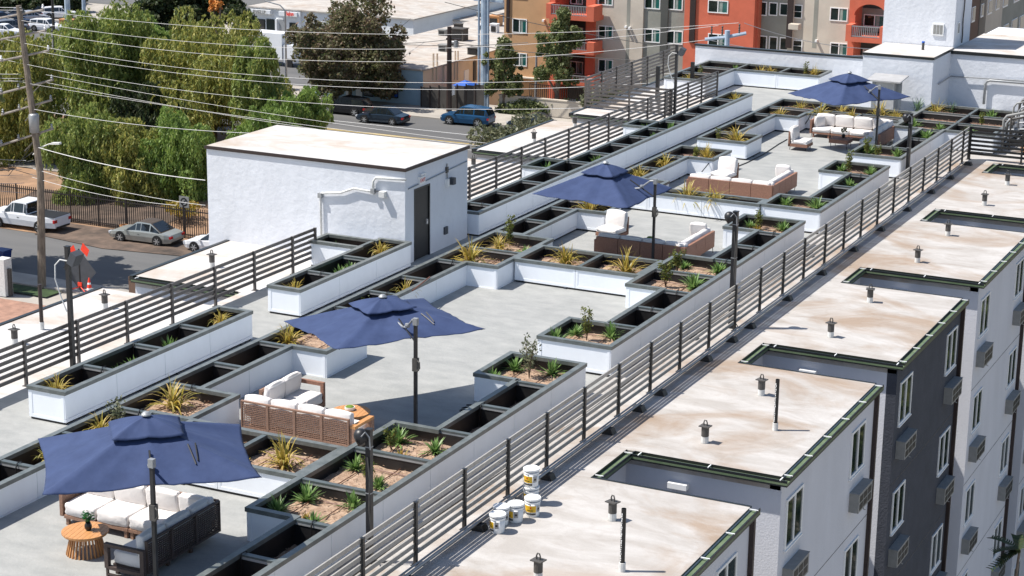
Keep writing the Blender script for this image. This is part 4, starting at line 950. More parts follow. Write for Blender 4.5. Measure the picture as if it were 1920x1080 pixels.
# black cushion bag on the floor
tag(place('cable_heap', MB().tube([(0.25*math.cos(k*0.8)*(1-k*0.03), 0.15*math.sin(k*0.8), 0.03+k*0.008) for k in range(20)], 0.018, 5).mesh('cable_heap', 'black'), None, (-18.45, 35.9, 0.1)), 'small black heap of cable at the end of the shaded front planter', 'cable')

# ---------------------------------------------------------------- hoses and floor cables
def cable(label, pts, r=0.018, m_='black'):
    x, y, z = pts[0]; tag(MB().tube([(p[0]-x, p[1]-y, p[2]-z) for p in pts], r, 5).build('cable', m_, loc=(x, y, z)), label, 'cable', 'black cables on the courtyard floors')
def onf(px, py, z=0.12): v = AZ(px, py, z); return (v.x, v.y, z)
cable('black cable curving over the floor behind the armless brown chair', [onf(1476, 261), onf(1460, 270), onf(1430, 290), onf(1400, 305), onf(1375, 315), onf(1330, 312)])
cable('black cable hanging over the planter cap near the bright corner sofa', [onf(1338, 296, 0.78), onf(1330, 305, 0.6), onf(1316, 322, 0.45)])
cable('black cable draped over the planter corner beside the farthest sofa', [onf(1521, 213, 0.78), onf(1515, 225, 0.5), onf(1502, 242, 0.12)])
cable('dark hose draped over the left planter behind the umbrella in the open courtyard', [onf(806, 519, 0.8), onf(790, 532, 0.8), onf(773, 545, 0.8)], 0.02, 'drip')

# ---------------------------------------------------------------- buckets
def bucket_meshes():
    b = MB().lathe([(0, 0), (0.128, 0), (0.134, 0.02), (0.150, 0.30), (0, 0.30)], 24).mesh('pail', 'white', True)
    l = MB().lathe([(0.150, 0.27), (0.156, 0.275), (0.156, 0.30), (0.150, 0.305)], 24).lathe([(0.152, 0.325), (0.163, 0.33), (0.163, 0.365), (0.155, 0.372), (0.14, 0.362), (0, 0.362)], 24).mesh('lid', 'white', False)
    def band(z0, z1, a0, a1, mt, off=0.0015):
        m_ = MB(); n = 12; vs = []
        for z in (z0, z1):
            r = 0.134+0.016*(z-0.02)/0.28+off
            for k in range(n+1):
                a = a0+(a1-a0)*k/n; vs.append((r*math.cos(a), r*math.sin(a), z))
        return m_.add(vs, [(k, k+1, n+2+k, n+1+k) for k in range(n)]).mesh('label', mt, True)
    ye = band(0.10, 0.235, -2.7, -0.9, 'yellowlabel'); ye2 = band(0.045, 0.085, -2.7, -0.9, 'darkgray'); re = band(0.175, 0.21, -1.75, -1.55, 'redlabel', 0.003)
    tx = band(0.13, 0.145, -2.2, -1.3, 'black', 0.003); gy = band(0.11, 0.24, -0.8, -0.2, 'graymetal'); g2 = band(0.15, 0.19, -0.65, -0.35, 'black', 0.003)
    h = MB().tube([(-0.16, 0, 0.28), (-0.15, -0.08, 0.17), (-0.07, -0.158, 0.06), (0.05, -0.16, 0.05)], 0.005, 5).mesh('handle', 'graymetal')
    return [('pail', b), ('lid', l), ('handle', h)], [('yellow_label', ye), ('dark_label', ye2), ('drop_logo', re), ('label_text', tx), ('info_label', gy), ('info_mark', g2)]
bmz, lbl = bucket_meshes()
def bucket(x, y, z, rz, label):
    t = thing('paint_bucket', label, 'bucket', (x, y, z), rz, 'white lidded buckets beside the long railing')
    for nm, me in bmz:
        o = place(nm, me, t)
        if nm == 'pail':
            for n2, m2 in lbl: place(n2, m2, o)
bucket(-15.02, 30.44, 0, -0.75, 'white bucket standing nearest the camera, at the front of the bucket cluster')
bucket(-15.13, 30.82, 0, 0.2, 'white bucket second in the cluster, its lid striped by railing shade')
bucket(-14.95, 31.08, 0, -0.6, 'white bucket in the middle of the cluster with its grey text panel showing')
bucket(-14.8, 31.50, 0, 0.25, 'white bucket with a dirty lid and yellow label, in front of the stack')
bucket(-15.08, 32.02, 0, 0.1, 'lower white bucket of the stack of two')
bucket(-15.08, 32.02, 0.372, -0.1, 'upper white bucket, on top of the stack of two')
# ---------------------------------------------------------------- plants in the planters
def blades(n, L, wd, lift, droop, seed, mt, spread=0.05, seg=5):
    rg = random.Random(seed); m_ = MB()
    for k in range(n):
        a = rg.uniform(0, 2*math.pi); el = rg.uniform(*lift); l = L*rg.uniform(0.6, 1.1); dr = droop*rg.uniform(0.4, 1.3)
        p = Vector((rg.gauss(0, spread), rg.gauss(0, spread), 0)); d = Vector((math.cos(a)*math.cos(el), math.sin(a)*math.cos(el), math.sin(el)))
        sd = Vector((-math.sin(a), math.cos(a), 0)); vs = []
        for i in range(seg+1):
            f = i/seg; wv = wd*(1-f**2.2)*(0.7+0.6*min(1, f*3))*0.5
            if i: 
                d = (d+Vector((0, 0, -dr*f/seg*2.2))).normalized(); p = p+d*l/seg
            vs += [p-sd*wv, p+sd*wv]
        m_.add(vs, [(2*i, 2*i+1, 2*i+3, 2*i+2) for i in range(seg)])
    return m_.mesh('foliage', mt)
PH = [blades(70, 0.80, 0.036, (0.55, 1.5), 1.5, 20+i, 'phormium') for i in range(4)]
PHN = [blades(60, 0.72, 0.035, (1.0, 1.52), 1.9, 70+i, 'phormium', 0.04) for i in range(3)]
PD = blades(40, 0.8, 0.03, (0.7, 1.5), 0.8, 31, 'phormdark')
AG = [blades(70, 0.42, 0.046, (0.3, 1.45), 0.4, 40+i, 'agave', 0.02, 4) for i in range(3)]
AY_ = [blades(40, 0.24, 0.032, (0.2, 1.4), 0.3, 50+i, 'agaveyellow', 0.015, 3) for i in range(2)]
def shrub_mesh(h, R_, n, seed, mt):
    rg = random.Random(seed); st = MB(); lf = MB()
    for k in range(5):
        a = rg.uniform(0, 6.28); tip = Vector((math.cos(a)*R_*rg.uniform(0.3, 1), math.sin(a)*R_*rg.uniform(0.3, 1), h*rg.uniform(0.65, 1)))
        st.tube([(0, 0, 0), tip*0.5+Vector((0, 0, h*0.08)), tip], 0.009, 4, r1=0.004)
        for j in range(n//5):
            f = rg.uniform(0.3, 1.02); p = tip*f+Vector((rg.gauss(0, R_*0.22), rg.gauss(0, R_*0.22), rg.gauss(0, 0.03)))
            A = Vector((rg.gauss(0, 1), rg.gauss(0, 1), rg.gauss(0.4, 0.7))).normalized()*rg.uniform(0.03, 0.055); B_ = A.cross(Vector((rg.gauss(0, 1), rg.gauss(0, 1), rg.gauss(0, 1)))).normalized()*0.02
            lf.add([p-A, p-B_, p+A, p+B_], [(0, 1, 2, 3)])
    return st.mesh('stem', 'twig'), lf.mesh('foliage', mt)
SH = [shrub_mesh(0.95, 0.17, 260, 61, 'shrub'), shrub_mesh(0.8, 0.18, 230, 62, 'shrub'), shrub_mesh(1.0, 0.27, 260, 63, 'shrubgray')]
def zone(x, y):
    if y > 77.5: return 'far parapet planter'
    if x < -25.8: return 'outer left planters'
    if x < -22.4: return 'inner left planters'
    if x < -18.9: return 'cross planters'
    if x < -17.95: return 'right planters, courtyard side'
    if x < -16.86: return 'right planters, outer side'
    return 'far right lattice of cells'
plants = {'ph': [(-26.5, 31.9), (-24.0, 28.6), (-23.7, 32.3), (-24.1, 30.3), (-19.7, 30.4), (-24.1, 37.5), (-26.45, 38.1), (-26.45, 46.0), (-26.4, 41.4), (-23.8, 42.6), (-19.5, 47.2), (-21.3, 47.2), (-23.75, 46.2), (-23.75, 48.0), (-23.95, 61.2), (-24.0, 59.0), (-21.3, 56.55), (-20.4, 56.55), (-23.3, 53.4), (-23.2, 66.3), (-26.4, 75.1), (-23.6, 72.4), (-23.3, 74.2), (-21.6, 74.2), (-20.8, 72.95), (-20.1, 74.3), (-19.4, 74.2), (-22.1, 72.9), (-18.3, 76.1), (-27.9, 82.6), (-27.5, 82.7), (-29.9, 79.0), (-25.5, 82.8), (-23.2, 63.2)],
 'ag': [(-18.35, 29.06), (-17.4, 29.16), (-18.5, 28.3), (-17.6, 28.1), (-18.4, 30.95), (-17.5, 30.3), (-18.39, 32.65), (-17.45, 32.5), (-18.45, 38.2), (-17.54, 38.26), (-18.5, 37.2), (-18.39, 41.42), (-17.52, 41.6), (-18.5, 40.5), (-17.41, 46.9), (-17.4, 48.7), (-18.39, 48.7), (-18.43, 54.24), (-17.4, 54.3), (-18.4, 57.6), (-17.4, 57.6), (-18.4, 63.6), (-17.4, 63.6), (-17.45, 61.3), (-18.44, 67.0), (-17.4, 67.0), (-18.4, 73.0), (-17.4, 73.0), (-16.2, 76.5), (-16.2, 72.9), (-17.4, 71.0), (-26.4, 35.9), (-26.4, 34.5), (-26.4, 34.0), (-26.4, 44.2), (-26.4, 43.7), (-27.9, 46.0), (-28.2, 45.9), (-27.4, 59.0), (-26.4, 59.1), (-26.4, 61.0), (-27.3, 67.5), (-26.4, 68.0), (-26.4, 66.2), (-30.0, 82.9), (-29.2, 82.9), (-24.9+1.5, 66.2), (-22.9, 47.9)],
 'ay': [(-17.9, 31.9), (-17.9, 28.3), (-20.4, 30.1), (-22.9, 46.5), (-22.8, 37.7), (-18.1, 54.0)],
 'sh': [(-24.0, 30.8), (-17.9, 37.8), (-17.95, 41.1), (-18.4, 48.2), (-18.1, 46.6), (-18.1, 54.1), (-18.1, 63.4), (-18.4, 66.6), (-23.6, 63.2), (-24.0, 66.6), (-16.1, 74.3), (-29.9, 80.3), (-25.8, 82.6), (-23.7, 48.6), (-24.0, 41.0), (-18.3, 32.2), (-17.8, 30.4), (-17.9, 66.2)],
 'pd': [(-19.2, 76.6), (-17.9, 76.9)]}
KIND = {'ph': ('grass_clump', 'yellow and tan strap-leaved grass clump', 'grass clump'), 'ag': ('rosette_plant', 'green spiky rosette plant', 'rosette plant'), 'ay': ('rosette_plant', 'small yellowish spiky plant', 'rosette plant'), 'sh': ('young_shrub', 'thin young leafy shrub', 'shrub'), 'pd': ('grass_clump', 'dark green strap-leaved clump by the tower', 'grass clump')}
for kd, lst in plants.items():
    cnt = {}
    for (x, y) in sorted(lst, key=lambda p: p[1]):
        zn = zone(x, y); i = cnt.get(zn, 0); cnt[zn] = i+1
        tot = sum(1 for p in lst if zone(*p) == zn)
        nm, de, ct = KIND[kd]; nar = False
        where = ('%s of those in the %s' % (ORD[i], zn)) if tot > 1 else 'the only one in the %s' % zn
        z = 0.28 if (x < -25.8 or zn.startswith('inner')) else 0.46
        if zn.startswith('inner') and (x > -23.4 or (46 < y < 49) or 31.2 < y < 33 or 36.6 < y < 38.5): z = 0.46
        sc = random.uniform(0.7, 1.15); rz = random.uniform(0, 6.28)
        if kd == 'sh':
            a, b = SH[2 if (x, y) in ((-24.0, 30.8), (-17.9, 37.8)) else random.randrange(2)]
            t = thing(nm, de+', '+where, ct, (x, y, z), rz, 'shrubs in the roof planters'); t.scale = (sc,)*3
            place('stem', a, t); place('foliage', b, t)
        else:
            nar = kd == 'ph' and z < 0.3
            if nar: sc = max(0.85, sc*0.95)
            me = {'ph': lambda: random.choice(PHN if nar else PH), 'ag': lambda: random.choice(AG), 'ay': lambda: random.choice(AY_), 'pd': lambda: PD}[kd]()
            if nar: z = 0.34
            o = place(nm, me, None, (x, y, z), rz); o.scale = (sc,)*3; tag(o, de+', '+where, ct, {'ph': 'yellow grasses in the planters', 'pd': 'dark clumps by the tower'}.get(kd, 'rosette plants in the planters'))

# ---------------------------------------------------------------- ground beyond the building
def sheet(name, mt, pts, z=None):
    o = MB().add([(p[0], p[1], z if z is not None else p[2]) for p in pts], [tuple(range(len(pts)))]).build(name, mt); return struct(o)
g = MB(); ys_ = [-200, 20, 60, 100, 160, 164, 176, 182, 260, 800]; zs_ = [-18.05]*6+[-21.5, -22, -22, -22]
g.add([(x, y, z) for y, z in zip(ys_, zs_) for x in (-900, 400)], [(2*i, 2*i+1, 2*i+3, 2*i+2) for i in range(len(ys_)-1)]); struct(g.build('ground', 'concrete'))
sheet('street', 'asphalt', [(-300, 93.2), (60, 93.0), (60, 102.3), (-300, 102.3)], GZ+0.0)
sheet('dirt_verge', 'dirt', [(-300, 102.3), (60, 102.3), (60, 119.0), (-300, 119.0)], GZ+0.02)
sheet('railway_bed', 'gravel', [(-300, 119.0), (60, 119), (60, 126), (-300, 126)], GZ+0.06)
sheet('dirt_lot', 'dirt', [(-300, 126.0), (60, 126), (60, 139.0), (-300, 139.0)], GZ+0.01)
sheet('far_street', 'asphalt', [(-300, 139.5), (80, 139.5), (80, 154.4), (-300, 154.4)], GZ+0.0)
struct(MB().box(-300, 60, 154.4, 159.4, GZ-0.04, GZ+0.12).build('sidewalk', 'concrete'))
struct(MB().box(-300, -60, 91.2, 93.2, GZ-0.04, GZ+0.12).build('sidewalk', 'concrete'))
for yy in (145.2, 145.55): sheet('lane_marking', 'paint_yellow', [(-200, yy), (60, yy), (60, yy+0.12), (-200, yy+0.12)], GZ+0.004)
sheet('lane_marking', 'white', [(-200, 149.1), (60, 149.1), (60, 149.2), (-200, 149.2)], GZ+0.004)
sheet('parking_lot', 'asphalt', [(-260, 183), (-90, 183), (-90, 214), (-260, 214)], -21.99)
sheet('parking_lot', 'asphalt', [(-260, 232), (-60, 232), (-60, 262), (-260, 262)], -21.98)
rl = thing('railway_track', 'pair of dark rails with sleepers on pale gravel seen under the trees', 'railway track', (-85, 121.4, GZ+0.06))
for yy in (0, 1.5): MB().box(-60, 60, yy-0.04, yy+0.04, 0.1, 0.26).build('rail', 'ironfence', rl)
slp = MB().box(-0.12, 0.12, -0.5, 2.0, 0.0, 0.1).mesh('sleeper', 'darkgray')
for k in range(90): place('sleeper', slp, rl, (-22+k*0.62, 0, 0))
# left corner: brick paving, lawn, gate
struct(MB().box(-80, -72.2, 82, 88.0, GZ, GZ+0.1).build('brick_paving', 'brickpave'))
sheet('lawn', 'grass', [(-78.6, 89.6), (-74.9, 89.6), (-74.9, 91.1), (-78.6, 91.1)], GZ+0.06)
sheet('path', 'concrete', [(-74.4, 88.0), (-66, 88.0), (-66, 91.2), (-74.4, 91.2)], GZ+0.05)
t = thing('front_gate', 'dark metal gate and low grey wall with a pale square pillar, left edge', 'gate', (-79.2, 89.0, GZ))
MB().box(-6, 1.3, -0.15, 0.15, 0, 1.0).build('wall', 'stucco_gray', t); MB().box(1.3, 2.0, -0.35, 0.35, 0, 2.3).build('pillar', 'whitepipe', t)
MB().box(-6, 1.3, -0.03, 0.03, 1.05, 1.1).box(-6, 1.3, -0.03, 0.03, 1.85, 1.9).build('frame', 'black', t)
br = MB().box(-0.02, 0.02, -0.02, 0.02, 1.0, 1.95).mesh('bar', 'black')
for k in range(30): place('bar', br, t, (-5.9+k*0.24, 0, 0))
MB().box(2.0, 2.2, -0.1, 0.1, 0, 1.7).build('post', 'darkgray', t)
t = thing('block_fence', 'grey fence pieces with a white mailbox on a post beyond the lower left roof', 'fence', (-69.3, 92.6, GZ))
MB().box(-1.6, -0.4, -0.1, 0.1, 0, 1.2).build('wall', 'brownstucco', t); MB().box(1.0, 1.7, -0.2, 0.2, 1.1, 1.8).build('mailbox', 'white', t); MB().box(1.25, 1.4, -0.06, 0.06, 0, 1.1).build('post', 'darkgray', t)
MB().box(1.9, 6.0, -0.04, 0.04, 0.4, 0.5).box(1.9, 6, -0.04, 0.04, 0.9, 1.0).build('rail', 'graymetal', t)
# iron fence with dense bars
t = thing('iron_fence', 'long black iron bar fence between the first street and the dry dirt bank', 'fence', (-110, 106.0, GZ))
fb = MB().box(-0.022, 0.022, -0.022, 0.022, 0, 2.2).mesh('bar', 'ironfence'); fp = MB().box(-0.04, 0.04, -0.04, 0.04, 0, 2.3).mesh('post', 'ironfence')
MB().box(0, 48, -0.03, 0.03, 0.25, 0.32).box(0, 48, -0.03, 0.03, 1.95, 2.02).build('rail', 'ironfence', t)
for k in range(205): place('bar', fb, t, (3.5+k*0.18, 0, 0))
for k in range(20): place('post', fp, t, (k*2.4, 0, 0))
# dry bushes along the bank
def leafcloud(name, centres, n, size, mt, parent=None, flat=1.0, hang=0.0, seed=1):
    """many small leaf faces spread through ellipsoid lobes; centres = (x,y,z,rx,ry,rz)"""
    rg = np.random.default_rng(seed); C_ = np.array(centres, float); k = len(C_)
    vol = C_[:, 3]*C_[:, 4]*C_[:, 5]; pick = rg.choice(k, n, p=(vol**0.67)/np.sum(vol**0.67))
    d = rg.normal(size=(n, 3)); d /= np.linalg.norm(d, axis=1)[:, None]
    r = rg.uniform(0.62, 1.0, n)**0.6
    r *= 1+0.2*np.sin(d[:, 0]*7+C_[pick, 0])*np.sin(d[:, 2]*6+C_[pick, 1]*2)+0.12*np.sin(d[:, 1]*13+d[:, 2]*5)+(rg.uniform(0, 1, n) > 0.86)*rg.uniform(0, 0.3, n)
    p = C_[pick, :3]+d*r[:, None]*C_[pick, 3:]
    wdt = np.full((n, 1), 0.6); a = rg.normal(size=(n, 3))
    if hang:
        # weeping strands: runs of small narrow leaves hanging from points on the lobes
        K = 9; m_ = n//K; base_p = p[:m_]; ln = hang*rg.uniform(0.35, 1.25, m_)*(d[:m_, 2] < 0.75)
        ln *= 0.6+0.7*(np.sin(base_p[:, 0]*1.7)*np.sin(base_p[:, 1]*1.9+base_p[:, 0]) > -0.2)
        st = (np.arange(n) // K) % m_; f = (np.arange(n) % K)/K
        out = d[st, :2]*np.minimum(f, 0.5)[:, None]*0.5
        p = base_p[st].copy(); p[:, 2] -= ln[st]*f**1.1; p[:, :2] += out+rg.normal(size=(n, 2))*0.05
        a = rg.normal(size=(n, 3)); a[:, 2] = -2.0+0.6*a[:, 2]; wdt[:] = 0.30
    a /= np.linalg.norm(a, axis=1)[:, None]; b = np.cross(a, rg.normal(size=(n, 3))); b /= np.linalg.norm(b, axis=1)[:, None]
    sz = size*rg.uniform(0.55, 1.35, n)[:, None]; wd = wdt
    V = np.stack([p-a*sz, p-b*sz*wd, p+a*sz, p+b*sz*wd], 1).reshape(-1, 3)
    me = bpy.data.meshes.new(name); me.vertices.add(4*n); me.vertices.foreach_set('co', V.ravel()); me.loops.add(4*n); me.loops.foreach_set('vertex_index', np.arange(4*n))
    me.polygons.add(n); me.polygons.foreach_set('loop_start', np.arange(0, 4*n, 4)); me.polygons.foreach_set('loop_total', np.full(n, 4)); me.materials.append(MATS[mt]); me.update(calc_edges=True); me.validate()
    return place(name, me, parent)
def tree(name, label, px, py, y, w_px, h_px, mt, n=9000, size=0.24, hang=0.0, lobes=14, seed=1, grp=None, base=GZ, ctrunk='bark', fill=1.0, x_base=None):
    """tree standing at depth y; its crown fills about w_px x h_px of the photograph round (px,py)"""
    c = AY(px, py, y); ppm = FPX/((c-Vector(CAM)).dot(_F)); Rw = w_px/ppm/2; Rh = h_px/ppm/2
    rg = random.Random(seed); xb = c.x if x_base is None else x_base
    t = thing(name, label, 'tree', (xb, y, base), 0, grp)
    L = []
    for k in range(lobes):
        a = rg.uniform(0, 6.28); rr = math.sqrt(rg.uniform(0, 1))*0.80; zz = rg.uniform(-0.76, 0.80)
        lim = math.sqrt(max(0.12, 1-max(0, zz)**2*1.2-min(0, zz)**2*0.5)); s = rg.uniform(0.15, 0.38)
        L.append((c.x-xb+math.cos(a)*rr*Rw*lim, math.sin(a)*rr*Rw*lim, c.z-base+zz*Rh, Rw*s, Rw*s, min(Rw, Rh*1.1)*s*1.05))
    for k in range(lobes):          # small outlying tufts break up the outline
        a = rg.uniform(0, 6.28); zz = rg.uniform(-0.9, 0.95); lim = math.sqrt(max(0.1, 1-abs(zz)**2.2)); s = rg.uniform(0.08, 0.17)
        L.append((c.x-xb+math.cos(a)*Rw*lim*rg.uniform(0.8, 1.02), math.sin(a)*Rw*lim*0.9, c.z-base+zz*Rh, Rw*s, Rw*s, Rw*s))
    L.append((c.x-xb, 0, c.z-base, Rw*0.5, Rw*0.5, Rh*0.6))
    leafcloud('crown', L, int(n*(2.6 if hang else 1.9)), size*0.75, mt, t, hang=hang, seed=seed)
    tr = MB(); H = c.z-base
    tr.tube([(0, 0, 0), (0.15*(c.x-xb), 0.1, H*0.35), ((c.x-xb)*0.6, 0, H*0.75)], 0.045*H*0.55+0.08, 8, r1=0.12); 
    for k in range(6):
        q = L[k]; tr.tube([(0.1*(c.x-xb), 0, H*0.33), (q[0]*0.5, q[1]*0.5, (q[2]+H*0.35)/2+0.3), (q[0], q[1], q[2])], 0.14, 5, r1=0.04)
    tr.build('trunk', ctrunk, t)
    return t
PG = 'drooping pepper trees along the railway'
HG = 1.3
tree('pepper_tree', 'tall drooping green tree at the upper left, its top reaching the picture edge', 195, 165, 132, 260, 330, 'pepper', 30000, 0.26, HG, 26, 1, PG)
tree('pepper_tree', 'wide drooping tree in the middle of the row, crossed by all the wires', 400, 155, 134, 290, 250, 'pepperyellow', 28000, 0.25, HG, 24, 2, PG)
tree('pepper_tree', 'low drooping tree at the right end of the row above the white stair roof', 575, 215, 131, 110, 95, 'peppergreen', 9000, 0.22, HG*0.7, 12, 3, PG)
tree('pepper_tree', 'drooping tree at the left picture edge behind the utility pole', 30, 225, 122, 240, 330, 'pepperyellow', 26000, 0.24, HG, 18, 4, PG)
tree('pepper_tree', 'yellowish drooping tree just right of the utility pole, over the pickup truck', 160, 300, 113, 170, 190, 'pepper', 17000, 0.21, HG, 16, 5, PG)
tree('pepper_tree', 'drooping tree above the silver convertible with dark trunk below', 250, 315, 114.5, 150, 200, 'pepperyellow', 16000, 0.21, HG, 16, 6, PG)
tree('pepper_tree', 'bright green drooping tree beside the left wall of the stair building', 338, 290, 116, 150, 170, 'peppergreen', 16000, 0.21, HG*1.2, 15, 7, PG)
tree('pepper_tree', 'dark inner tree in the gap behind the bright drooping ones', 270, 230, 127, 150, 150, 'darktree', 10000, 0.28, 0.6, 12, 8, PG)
tree('pepper_tree', 'green drooping tree low behind the stair building corner', 500, 250, 126, 130, 110, 'peppergreen', 9000, 0.22, HG, 12, 9, PG)
tree('dark_tree', 'very dark broad tree at the top, left of the shops', 372, 25, 160, 240, 100, 'darktree', 20000, 0.3, 0, 18, 10, base=-18)
tree('flowering_tree', 'tuft of orange flowers and green leaves at the top of the dark tree', 404, 10, 157, 32, 28, 'orangeflower', 190, 0.2, 0, 5, 11)
tree('plum_tree', 'round reddish brown and green tree in front of the shops', 655, 92, 157, 215, 180, 'plumtree', 24000, 0.23, 0, 30, 12)
tree('street_tree', 'thin light-leaved tree in front of the orange building corner', 945, 130, 161, 80, 130, 'streettree', 3400, 0.2, 0, 12, 13, 'thin street trees by the orange building')
tree('street_tree', 'taller thin tree in front of the red balconies', 1045, 95, 162, 95, 180, 'streettree', 5000, 0.2, 0, 15, 14, 'thin street trees by the orange building')
tree('dark_tree', 'dark green tree behind the tall steel pole at the top edge', 890, 5, 262, 70, 30, 'darktree', 3000, 0.5, 0, 8, 15, base=-22)
tree('dark_tree', 'row of dark treetops at the top left corner behind the parked cars', 60, -2, 222, 240, 40, 'darktree', 9000, 0.5, 0, 14, 16, base=-22)
tree('street_tree', 'tree beyond the left picture edge that shades the near kerb', -165, 110, 90.7, 320, 190, 'streettree', 9000, 0.34, 0, 18, 41)
def bush(label, px, py, y, w_px, h_px, mt, n, size, seed, nm='bush'):
    c = AY(px, py, y); ppm = FPX/((c-Vector(CAM)).dot(_F)); Rw = w_px/ppm/2; Rh = h_px/ppm/2; rg = random.Random(seed)
    t = thing(nm, label, 'bush', (c.x, y, GZ), 0, 'bushes along the far pavement')
    L = [(rg.uniform(-0.8, 0.8)*Rw, rg.uniform(-1, 1), c.z-GZ+rg.uniform(-0.4, 0.4)*Rh, Rw*0.25+0.3, 0.9, Rh*0.6) for _ in range(9)]
    leafcloud('foliage', L, n, size, mt, t, seed=seed)
    m_ = MB()
    for l in L: m_.tube([(l[0]*0.6, l[1]*0.5, 0), (l[0], l[1], l[2])], 0.05, 4, r1=0.02)
    m_.build('stem', 'twig', t)
bush('green hedge bushes in front of the orange building', 1000, 205, 162, 180, 50, 'streettree', 6000, 0.17, 21)
bush('grey-green hedge beside the far left railing corner', 1120, 195, 160.5, 90, 60, 'shrubgray', 4000, 0.16, 22)
bush('thin twiggy bush behind the white roof edge above the street', 955, 262, 118, 130, 70, 'shrubgray', 2600, 0.14, 23)
bush('small dark bush on the kerb by the blue hatchback', 1000, 235, 145, 90, 40, 'shrubgray', 1800, 0.14, 24)
bush('dry orange brush behind the iron fence near the stair building', 345, 392, 110, 90, 22, 'agaveyellow', 1500, 0.10, 25)
sheet('litter_tree_shade', 'litter_shade', [(-86.0, 102.0), (-79.5, 101.0), (-72.8, 102.0), (-72.8, 105.7), (-86.0, 105.7)], GZ+0.04)  # fallen leaves on the verge, tree shade painted into their colour
sheet('litter_tree_shade', 'litter_shade', [(-93.0, 106.4), (-79.5, 106.4), (-80.5, 113.5), (-95.0, 113.5)], GZ+0.045)  # dark bank behind the fence, shade under the trees painted in
tree('pepper_tree', 'narrow drooping tree filling the gap between the two tallest ones', 300, 115, 138, 120, 170, 'peppergreen', 11000, 0.25, HG, 14, 42, PG)
tree('pepper_tree', 'drooping tree at the right flank of the wide middle one', 480, 150, 130, 90, 170, 'pepper', 9000, 0.24, HG, 14, 43, PG)
for i, (x, y) in enumerate([(-4, 68), (-6, 84), (-2, 97), (-8, 108), (3, 76)]):  # out-of-view trees added so the facade windows reflect dark foliage
    c = (x, y, -11); t = thing('unseen_tree', 'unseen leafy tree added past the right picture edge, %s to the camera' % ORD[i], 'tree', (x, y, GZ), 0, 'unseen trees added for the facade windows to reflect')
    leafcloud('crown', [(random.uniform(-2, 2), random.uniform(-2, 2), 7+random.uniform(-3, 3), 2, 2, 2.2) for _ in range(9)], 3500, 0.4, 'streettree', t, seed=80+i)
    MB().tube([(0, 0, 0), (0.1, 0, 7)], 0.25, 7, r1=0.12).build('trunk', 'bark', t)
# ---------------------------------------------------------------- utility poles, tower, wires
t = thing('utility_pole', 'leaning wooden utility pole with many crossarms and a grey transformer at the left', 'utility pole', (-76.6, 91.3, GZ), 0, 'utility poles')
A0 = Vector((-76.6, 91.3, GZ))
def ap(px, py): return AY(px, py, 91.3)-A0
MB().tube([(0, 0, 0), ap(76, 330), ap(35, 10)], 0.27, 10, r1=0.17).build('pole', 'polewood', t)
arms = [((6, 33), (70, 20), 1), ((8, 73), (74, 59), 1), ((13, 112), (80, 97), 1), ((12, 173), (88, 152), 0), ((15, 212), (86, 190), 0), ((12, 270), (88, 244), 0)]
tips = []
for (a, b, wh) in arms:
    p, q = ap(*a), ap(*b)
    # crossarms stand across the wires: give them their depth
    p = p+Vector((0, -0.6, 0)); q = q+Vector((0, 0.6, 0))
    MB().tube([p, q], 0.075, 6).build('crossarm', 'armwood', t)
    tips.append((p, q))
    ins = MB().lathe([(0, 0), (0.05, 0.02), (0.09, 0.1), (0.04, 0.16), (0.07, 0.22), (0, 0.3)], 8).mesh('insulator', 'white' if wh else 'graymetal')
    for f in ((0.02, 0.98) if wh else (0.03, 0.35, 0.97)): place('insulator', ins, t, p+(q-p)*f+Vector((0, 0, 0.05)))
    if not wh: MB().tube([p+(q-p)*0.8, p+(q-p)*0.45+Vector((0, 0, -0.8))], 0.03, 5).build('brace', 'armwood', t)
tp = ap(64, 230); MB().lathe([(0, -0.62), (0.3, -0.6), (0.32, 0.45), (0.25, 0.55), (0, 0.6)], 14).build('transformer', 'graymetal', t, smooth=True).location = tp
lp = [ap(62, 290), ap(75, 277), ap(92, 270), ap(108, 270)]; MB().tube(lp, 0.04, 6).build('lamp_arm', 'whitepipe', t); MB().obox(lp[-1]+Vector((-0.1, 0, 0.03)), (0.3, 0, 0.03), (0, 0.12, 0), (0, 0, 0.06)).build('lamp_head', 'whitepipe', t)
for k in range(5): MB().tube([ap(60+k*2, 270+k*15), ap(40-k*5, 300+k*4), ap(15, 330-k*8)], 0.02, 4).build('guy_wire', 'wiredark', t)
C0 = AY(1365, 75, 91.0)
t = thing('steel_pole_top', 'blue-grey steel pole top with a crossarm of insulators behind the far parapet', 'utility pole', (C0.x, 91.0, GZ), 0, 'utility poles')
B0 = Vector((C0.x, 91.0, GZ)); cp = lambda px, py: AY(px, py, 91.0)-B0
MB().tube([(0, 0, 0), cp(1364, 57)], 0.2, 10, r1=0.13).build('pole', 'towerblue', t); MB().tube([cp(1327, 72)-Vector((0, .4, 0)), cp(1360, 70), cp(1394, 64)+Vector((0, .4, 0))], 0.09, 6).build('crossarm', 'towerblue', t)
ins2 = MB().lathe([(0, 0), (0.03, 0), (0.06, 0.05), (0.035, 0.1), (0.06, 0.15), (0.035, 0.2), (0.06, 0.25), (0.03, 0.35), (0.06, 0.42), (0, 0.47)], 8).mesh('insulator', 'darkgray')
for q in ((1334, 66), (1354, 66), (1386, 62)): place('insulator', ins2, t, cp(*q))
wires = []
def wire(a, b, sag, label, r=0.035, mt='wire'):
    a, b = Vector(a), Vector(b); pts = []
    for k in range(25):
        f = k/24; p = a.lerp(b, f); p.z -= sag*4*f*(1-f); pts.append(p-a)
    tag(MB().tube(pts, r, 4).build('overhead_wire', mt, loc=a), label, 'wire', 'overhead wires')
def wat(px, py, y=91.2): return AY(px, py, y)
